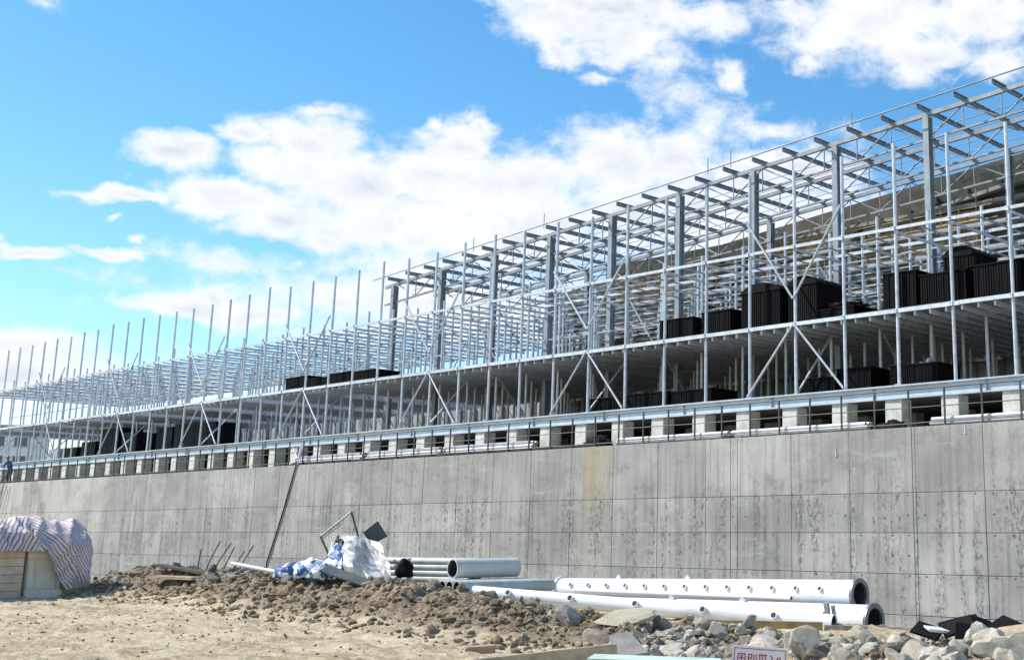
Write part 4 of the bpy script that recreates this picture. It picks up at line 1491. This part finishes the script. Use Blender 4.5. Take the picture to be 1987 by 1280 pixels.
scatter(130, -13.8, -7.2, -0.9, 2.8, 0.08, 0.30, RM, 'pale angular stone in the rubble before the white poles', 'pale rubble stones', 1, 2.2)
scatter(70, -14.6, -7.2, -0.6, 2.8, 0.06, 0.24, RD, 'brown angular stone in the rubble before the white poles', 'brown rubble stones', 2)
scatter(45, -36.0, -15.5, -0.6, 1.6, 0.06, 0.20, RD, 'brown stone lying on the spoil heap', 'stones on the spoil heap', 3, 2.5)
scatter(22, -36.0, -15.5, -0.5, 1.7, 0.05, 0.13, RM, 'small pale stone lying on the spoil heap', 'pale stones on the spoil heap', 4, 2.5)
scatter(26, -36.0, -28.0, -0.5, 1.3, 0.10, 0.30, RSL, 'flat broken concrete piece on the heap by the striped tarpaulin', 'concrete pieces by the striped tarpaulin', 5, 1.5)


def one(me, loc, s, rot, name, label, cat):
    return tag(link(name, me, None, loc, rot, s), label, cat)


one(RM[2], (-10.15, 13.35, gz(-10.15, 13.35) + 0.14), (0.30, 0.27, 0.27), (0.2, 0.1, 1.0), 'stone', 'large pointed pale boulder before the open pole ends', 'stone')
one(RM[5], (-10.5, 13.55, gz(-10.5, 13.55) + 0.12), (0.26, 0.24, 0.24), (0.5, 0.1, 2.0), 'stone', 'large blocky pale boulder touching the pointed one', 'stone')
one(RM[3], (-8.0, 14.75, gz(-8.0, 14.75) + 0.12), (0.42, 0.32, 0.26), (0.1, -0.1, 0.6), 'stone', 'large smooth white boulder below the black sheeting', 'stone')
one(RM[7], (-8.95, 14.15, gz(-8.95, 14.15) + 0.12), (0.40, 0.3, 0.25), (0.1, 0.2, 2.6), 'stone', 'large hollow-faced pale boulder in the middle of the rubble', 'stone')
one(RM[1], (-9.1, 12.9, gz(-9.1, 12.9) + 0.08), (0.24, 0.2, 0.2), (0.3, 0.3, 0.6), 'stone', 'pale boulder right behind the sign board', 'stone')
one(RM[6], (-8.2, 13.6, gz(-8.2, 13.6) + 0.1), (0.32, 0.26, 0.22), (0.2, -0.3, 1.6), 'stone', 'wide pale boulder sunk in the rubble edge', 'stone')
# broken slabs


def slab_piece(name, loc, pts, th, rot, mat, label, cat):
    """irregular broken slab with its own outline"""
    m = MB()
    n = len(pts)
    jit = [(R.uniform(-.02, .02), R.uniform(-.02, .02)) for _ in pts]
    vs = [(x_, y_, th / 2) for x_, y_ in pts] + [(x_ + a, y_ + b, -th / 2) for (x_, y_), (a, b) in zip(pts, jit)]
    fs = [tuple(range(n)), tuple(range(2 * n - 1, n - 1, -1))] + [(i, i + n, (i + 1) % n + n, (i + 1) % n) for i in range(n)]
    m.add(vs, fs)
    me = m.mesh(name, mat)
    fixnormals(me)
    bm = bmesh.new()
    bm.from_mesh(me)
    bmesh.ops.bevel(bm, geom=list(bm.edges), offset=min(0.012, th * .15), segments=2, affect='EDGES')
    bm.to_mesh(me)
    bm.free()
    return tag(link(name, me, None, loc, rot), label, cat)


one(rock_mesh(131, 3, 'rock_yellow', 0.25), (-14.2, 14.0, 0.38), (0.55, 0.42, 0.42), (0.22, -0.05, 0.9), 'yellow_slab', 'flat yellowish stone slab lying on the heap crest', 'slab')
one(rock_mesh(137, 3, 'rock_slab', 0.5), (-14.7, 13.4, 0.34), (0.30, 0.25, 0.30), (0.7, 0.1, 0.9), 'broken_slab', 'grey broken slab tilted beside the yellowish one', 'slab')
slab_piece('concrete_block', (-10.95, 10.95, 0.26), [(-.42, -.13), (-.42, .13), (.42, .13), (.42, -.13)], 0.17, (0.15, 0.22, -0.50), 'rock_slab', 'grey concrete block lying aslant behind the mint board', 'block')
slab_piece('brick', (-14.05, 11.2, gz(-14.05, 11.2) + 0.06), [(-.2, -.09), (-.2, .09), (.2, .09), (.2, -.09)], 0.11, (0.05, -0.05, 0.9), 'brick', 'brownish brick lying alone on the sandy yard', 'brick')
# timber edge board, mint board, ply board
tag(MB().box((0, 0, 0), (1.55, 0.055, 0.40)).box((-0.45, 0.05, -0.12), (0.06, 0.05, 0.5)).box((0.5, 0.05, -0.12), (0.06, 0.05, 0.5)).build('edge_board', 'timber'), 'pale timber shuttering board on edge in front of the heap', 'board')
eb = bpy.data.objects['edge_board']
eb.location = (-10.62, 9.37, 0.18)
eb.rotation_euler = (0, rad(-4.5), math.atan2(1.15, 0.75))
mb_ = MB().box((0, 0, 0), (1.35, 0.30, 0.035))
o = mb_.build('mint_board', 'mint')
o.location = (-9.25, 9.62, 0.355)
o.rotation_euler = (0.06, 0.02, math.atan2(0.74, 1.2))
tag(o, 'pale mint green board propped flat before the sign', 'board')
sup = MB().box((0, 0, 0.17), (0.18, 0.16, 0.34))
for dx, nm in ((-0.45, 'mint'), (0.45, 'mint')):
    o = link('block_support', sup.mesh('block_support', 'rock_slab'), None, (-9.25 + dx * .85, 9.62 + dx * .52, 0.0), (0, 0, 0.55))
    tag(o, 'small grey block propping up the mint board', 'block', 'blocks under the mint board')
tag(MB().bar((-14.95, 16.3, 0.06), (-13.1, 17.75, 0.02), 0.04, 0.22).build('ply_board', 'ply'), 'ochre plywood strip on edge between rubble and white poles', 'board')
tag(MB().bar((-13.1, 17.80, 0.0), (-12.5, 18.25, -0.02), 0.05, 0.16).build('pale_board', 'timber'), 'short grey timber butting against the ochre plywood strip', 'board')
# black roofing sheet debris
for i, (X, Y, z, a, b, rot, mt) in enumerate(((-9.55, 15.4, 0.40, 0.30, 0.22, (0.5, 0.2, 0.4), 'sheetblack'), (-9.15, 15.6, 0.48, 0.42, 0.3, (0.35, -0.3, 0.9), 'sheetblack'), (-8.8, 15.65, 0.47, 0.35, 0.26, (0.8, 0.1, 1.5), 'sheetblack'),
                                             (-8.45, 15.8, 0.46, 0.40, 0.26, (0.5, 0.3, 0.2), 'sheetblack'), (-9.35, 15.3, 0.43, 0.26, 0.16, (0.2, 0.1, 1.2), 'signwhite'), (-8.9, 15.35, 0.40, 0.24, 0.2, (1.2, 0.0, 0.7), 'sheetblack'),
                                             (-8.3, 15.55, 0.45, 0.34, 0.18, (0.4, -0.2, 0.6), 'timber'), (-8.05, 15.8, 0.52, 0.36, 0.22, (0.2, 0.15, 1.9), 'rock_yellow'), (-7.7, 15.9, 0.42, 0.4, 0.3, (0.6, 0.1, 0.7), 'sheetblack'))):
    lab = {'sheetblack': 'torn piece of black roofing sheet on the rubble crest', 'signwhite': 'white board piece among the torn black sheets', 'timber': 'grey-green plank piece among the torn black sheets', 'rock_yellow': 'pale flat stone among the torn black sheets'}[mt]
    a, b = a * .75, b * .75
    z -= 0.10
    o = slab_piece('torn_sheet' if mt == 'sheetblack' else 'broken_piece', (X, Y, z), [(-a, -b * .8), (-a * .7, b), (a * .3, b * .8), (a, b * .5), (a * .8, -b)], 0.035, rot, mt, lab, 'debris')
    if mt == 'sheetblack':
        o['group'] = 'torn black sheets'

# sign board
sg = thing('sign_board', 'small white sign board with red border and red lettering', 'sign', (-8.545, 10.455, 0.0), (0, 0, math.atan2(0.37, 0.45) ))
tilt = rad(4.0)
bd = MB().box((0, 0, 0.24), (0.585, 0.018, 0.46), (0, tilt, 0)).build('board', 'signwhite', sg)
m = MB()
rm = Euler((0, tilt, 0)).to_matrix()


def on_board(x_, z_, w, h, mb2):
    c = rm @ Vector((x_, 0, z_)) + Vector((0, -0.0115, 0.24))
    mb2.box(c, (w, 0.005, h), (0, tilt, 0))


for x_, z_, w, h in ((0, 0.205, 0.54, 0.007), (0, -0.205, 0.54, 0.007), (-0.267, 0, 0.007, 0.403), (0.267, 0, 0.007, 0.403)):
    on_board(x_, z_, w, h, m)
m.build('border', 'signred', sg)


def glyph(cx, strokes):
    q = MB()
    for x_, z_, w, h in strokes:
        on_board(cx + x_, 0.11 + z_, w, h, q)
    q.build('lettering', 'signred', sg)


bx = [(0, .04, .075, .01), (0, -.05, .085, .01), (-.037, 0, .01, .09), (.037, 0, .01, .09)]
glyph(-0.19, bx + [(0, 0, .05, .01), (0, 0, .01, .05), (0, .02, .03, .008)])
glyph(-0.085, [(-.03, 0, .01, .09), (-.015, .04, .035, .01), (-.015, 0, .035, .01), (.002, .02, .01, .045), (.025, 0, .01, .08), (.04, -.04, .03, .01), (.05, .01, .008, .06)])
glyph(0.03, [(0, .04, .09, .01), (-.03, .01, .01, .06), (0, .01, .01, .06), (.03, .01, .01, .06), (0, -.02, .08, .01), (-.01, -.05, .06, .01), (.04, -.03, .01, .05)])
glyph(0.13, [(0, .01, .012, .035), (.015, -.02, .035, .012), (-.015, .03, .02, .01)])
glyph(0.20, [(0, .02, .03, .01), (-.015, 0, .01, .05), (.015, -.01, .01, .07), (0, -.03, .035, .01)])
for x_ in (-0.2, 0.2):
    MB().box((x_, 0.03, 0.12), (0.04, 0.035, 0.7)).build('stake', 'timber', sg)

# ------------------------------------------------------------------ worker on the wall


def worker():
    t = thing('person', 'person in blue work clothes and orange helmet stooping on the wall end', 'person', (-93.9, 33.75, WT), (0, 0, rad(25)))
    V = {'pelvis': (0, 0, 0.90), 'spine': (0, -0.10, 1.12), 'chest': (0, -0.22, 1.34), 'neck': (0, -0.28, 1.50), 'headb': (0, -0.32, 1.58), 'headt': (0, -0.35, 1.74)}
    E_ = [('pelvis', 'spine'), ('spine', 'chest'), ('chest', 'neck'), ('neck', 'headb'), ('headb', 'headt')]
    rd = {'pelvis': .155, 'spine': .15, 'chest': .16, 'neck': .06, 'headb': .085, 'headt': .085}
    for s, n in ((-1, 'l'), (1, 'r')):
        V.update({n + 'sh': (s * .19, -.22, 1.40), n + 'el': (s * .26, -.38, 1.16), n + 'wr': (s * .18, -.56, 1.04), n + 'ha': (s * .16, -.63, 1.0),
                  n + 'hip': (s * .10, .0, .84), n + 'kn': (s * .13, -.12, .46), n + 'an': (s * .12, .02, .09), n + 'to': (s * .13, -.15, .045)})
        E_ += [('chest', n + 'sh'), (n + 'sh', n + 'el'), (n + 'el', n + 'wr'), (n + 'wr', n + 'ha'), ('pelvis', n + 'hip'), (n + 'hip', n + 'kn'), (n + 'kn', n + 'an'), (n + 'an', n + 'to')]
        rd.update({n + 'sh': .075, n + 'el': .055, n + 'wr': .042, n + 'ha': .045, n + 'hip': .10, n + 'kn': .072, n + 'an': .05, n + 'to': .045})
    ks = list(V)
    me = bpy.data.meshes.new('body')
    me.from_pydata([V[k] for k in ks], [(ks.index(a), ks.index(b)) for a, b in E_], [])
    o = bpy.data.objects.new('tmp_body', me)
    COL.objects.link(o)
    sk = o.modifiers.new('skin', 'SKIN')
    for i, k in enumerate(ks):
        me.skin_vertices[0].data[i].radius = (rd[k], rd[k])
    me.skin_vertices[0].data[ks.index('pelvis')].use_root = True
    ss = o.modifiers.new('sub', 'SUBSURF')
    ss.levels = ss.render_levels = 2
    dg = bpy.context.evaluated_depsgraph_get()
    nm = bpy.data.meshes.new_from_object(o.evaluated_get(dg))
    bpy.data.objects.remove(o)
    nm.name = 'body'
    nm.materials.clear()
    for q in ('blue_cloth', 'trouser', 'skin'):
        nm.materials.append(M[q])
    for p in nm.polygons:
        c = p.center
        p.use_smooth = True
        p.material_index = 2 if c.z > 1.50 or (c.y < -.54) else (1 if c.z < .88 else 0)
    link('body', nm, t)
    hm = MB()
    nn = 16
    vs, fs = [(0, 0, .15)], []
    for j in range(1, 6):
        a = j / 5 * math.pi / 2
        for i in range(nn):
            b = 2 * math.pi * i / nn
            rr = .125 * math.sin(a)
            vs.append((rr * math.cos(b), rr * 1.2 * math.sin(b), .15 * math.cos(a)))
    for i in range(nn):
        b = 2 * math.pi * i / nn
        vs.append((.155 * math.cos(b), .155 * 1.25 * math.sin(b) - .03, -.015))
    for i in range(nn):
        fs.append((0, 1 + i, 1 + (i + 1) % nn))
    for j in range(5):
        for i in range(nn):
            a0, a1 = 1 + j * nn + i, 1 + j * nn + (i + 1) % nn
            fs.append((a0, a0 + nn, a1 + nn, a1))
    hm.add(vs, fs)
    h = hm.build('helmet', 'helmet', t, True)
    h.location = (0, -.345, 1.70)
    h.rotation_euler = (rad(18), 0, 0)


worker()
for i in range(9):
    a = Vector((-93.0 - i * 0.28, 33.1 + R.uniform(-.1, .2), WT + R.uniform(0.1, 0.5)))
    b = a + Vector((R.uniform(-1.6, -.6), R.uniform(-.5, -.2), R.uniform(-2.4, -1.2)))
    tag(MB().tube(a, b, 0.03, 0.02, 6).build('cut_branch', 'timber', None, True), 'thin cut pole hanging over the wall end beside the worker', 'pole', 'cut poles hanging at the wall end')


def bush(name, loc, size, n, label, cat, group=None):
    t = thing(name, label, cat, loc, None, group)
    rr = random.Random(int(abs(loc[0]) * 10))
    m = MB()
    m.tube((0, 0, 0), (0, 0, size[2] * .6), size[0] * .06, size[0] * .03, 7)
    for i in range(6):
        a = rr.uniform(0, 6.28)
        m.tube((0, 0, size[2] * .3), (math.cos(a) * size[0] * .6, math.sin(a) * size[1] * .6, size[2] * rr.uniform(.5, .9)), size[0] * .03, size[0] * .012, 5)
    m.build('trunk', 'bark', t)
    c = MB()
    s = min(size) * 0.14
    cl = [Vector((rr.gauss(0, .45), rr.gauss(0, .45), rr.uniform(.3, 1))) for _ in range(14)]
    for i in range(n):
        q = rr.choice(cl) + Vector((rr.gauss(0, .15), rr.gauss(0, .15), rr.gauss(0, .10)))
        p = Vector((q.x * size[0], q.y * size[1], q.z * size[2]))
        a = Vector((rr.gauss(0, 1), rr.gauss(0, 1), rr.gauss(0, 1))).normalized() * s
        b = Vector((rr.gauss(0, 1), rr.gauss(0, 1), rr.gauss(0, 1))).normalized() * s
        c.add([p - a, p - b * .5, p + a, p + b * .5], [(0, 1, 2, 3)])
    c.build('crown', 'leaf', t)


# ------------------------------------------------------------------ far things past the open end
bush('bush', (-122, 44, TZ - 0.3), (2.4, 2.0, 2.3), 900, 'dark leafy bush beyond the end of the steel frame, beside pale rock', 'bush')
bush('bush', (-124, 52, TZ - 0.3), (2.6, 2.4, 2.2), 900, 'low dark bush at the foot of the pale rock slope', 'bush')
# pale rock slope
hx = np.linspace(-170, -112, 60)
hy = np.linspace(50.5, 75, 30)
vs = []
for y in hy:
    for x_ in hx:
        t = (y - 50.5) / 24.5
        e = min(1, max(0, (-(x_ + 112)) / 10)) * min(1, max(0, (x_ + 170) / 20))
        z = 3.6 + e * (5.2 * float(sstep(np.array(t * 1.7))) + 1.1 * noise.fractal((x_ * .22, y * .3, 2), .8, 2.1, 5))
        vs.append((x_, y, z))
fs = [(j * 60 + i, j * 60 + i + 1, (j + 1) * 60 + i + 1, (j + 1) * 60 + i) for j in range(29) for i in range(59)]
me = bpy.data.meshes.new('rock_slope')
me.from_pydata(vs, [], fs)
me.materials.append(M['hill'])
tag(link('rock_slope', me), kind='structure')


def block(loc, w, d, h, floors, cols, rot, label):
    t = thing('apartment_block', label, 'building', loc, (0, 0, rot))
    MB().box((0, 0, h / 2), (w, d, h)).build('wall', 'far_white', t)
    MB().box((0, 0, h + 0.3), (w + .5, d + .5, 0.6)).build('roof', 'slab', t)
    fm = MB().box((0, 0, 0), (w / cols * .55, 0.12, h / floors * .55)).mesh('window', 'glass')
    smm = MB().box((0, 0, 0), (w / cols * .65, 0.25, 0.12)).mesh('sill', 'slab')
    for a in range(floors):
        for b in range(cols):
            q = link('window', fm, t, (-w / 2 + (b + .5) * w / cols, -d / 2 - 0.03, (a + .55) * h / floors))
            link('sill', smm, q, (0, -.08, -h / floors * .3))


block((-195, 62, 0), 22, 12, 15.2, 5, 8, rad(60), 'pale apartment block with rows of windows beyond the pale rock slope')

# ------------------------------------------------------------------ soil clods (nobody could count them)
rr = random.Random(5)
ico = bmesh.new()
bmesh.ops.create_icosphere(ico, subdivisions=1, radius=1)
iv = np.array([v.co[:] for v in ico.verts])
ifc = [[v.index for v in f_.verts] for f_ in ico.faces]
ico.free()


def clods(name, n, sampler, smin, smax, mat, power=3.0):
    P_, F_ = [], []
    pts = [sampler() for _ in range(n)]
    zz, _ = ground_h(np.array([p[0] for p in pts]), np.array([p[1] for p in pts]))
    nprng = np.random.default_rng(3)
    for (x_, y_), z in zip(pts, zz):
        s = smin + (smax - smin) * rr.random() ** power
        k = 1 + nprng.uniform(-.35, .3, len(iv))
        q = iv * k[:, None] * s * nprng.uniform(.7, 1.3, 3)
        a = rr.uniform(0, 6.28)
        ca, sa = math.cos(a), math.sin(a)
        q = np.stack([q[:, 0] * ca - q[:, 1] * sa, q[:, 0] * sa + q[:, 1] * ca, q[:, 2] * .8], 1) + np.array([x_, y_, z + s * .25])
        o_ = len(P_) * len(iv)
        P_.append(q)
        F_ += [[i + o_ for i in f_] for f_ in ifc]
    me = bpy.data.meshes.new(name)
    me.from_pydata(np.concatenate(P_).tolist(), [], F_)
    me.materials.append(M[mat])
    return tag(link(name, me), kind='stuff')


def samp_heap():
    X = rr.uniform(-37, -7)
    for (xa, ya, _h), (xb, yb, _h2) in zip(RIDGE[:-1], RIDGE[1:]):
        if xa <= X <= xb:
            yr = ya + (yb - ya) * (X - xa) / (xb - xa)
            break
    off = rr.gauss(0.45, 0.9) if rr.random() < .75 else rr.uniform(0, 3.2)
    return X + off * .55, yr - off * .83


def samp_right():
    X = rr.uniform(-14.2, -6.8)
    for (xa, ya, _h), (xb, yb, _h2) in zip(RIDGE[:-1], RIDGE[1:]):
        if xa <= X <= xb:
            yr = ya + (yb - ya) * (X - xa) / (xb - xa)
            break
    off = rr.uniform(-1.2, 3.0)
    return X + off * .55, yr - off * .83


def samp_flat():
    return rr.uniform(-36, -8), rr.uniform(6, 15)


clods('soil_clods', 9500, samp_heap, 0.010, 0.085, 'clod', 3.5)
clods('rubble_chips', 2600, samp_right, 0.015, 0.10, 'rock', 2.2)
clods('yard_pebbles', 3500, samp_flat, 0.005, 0.032, 'clod', 3)
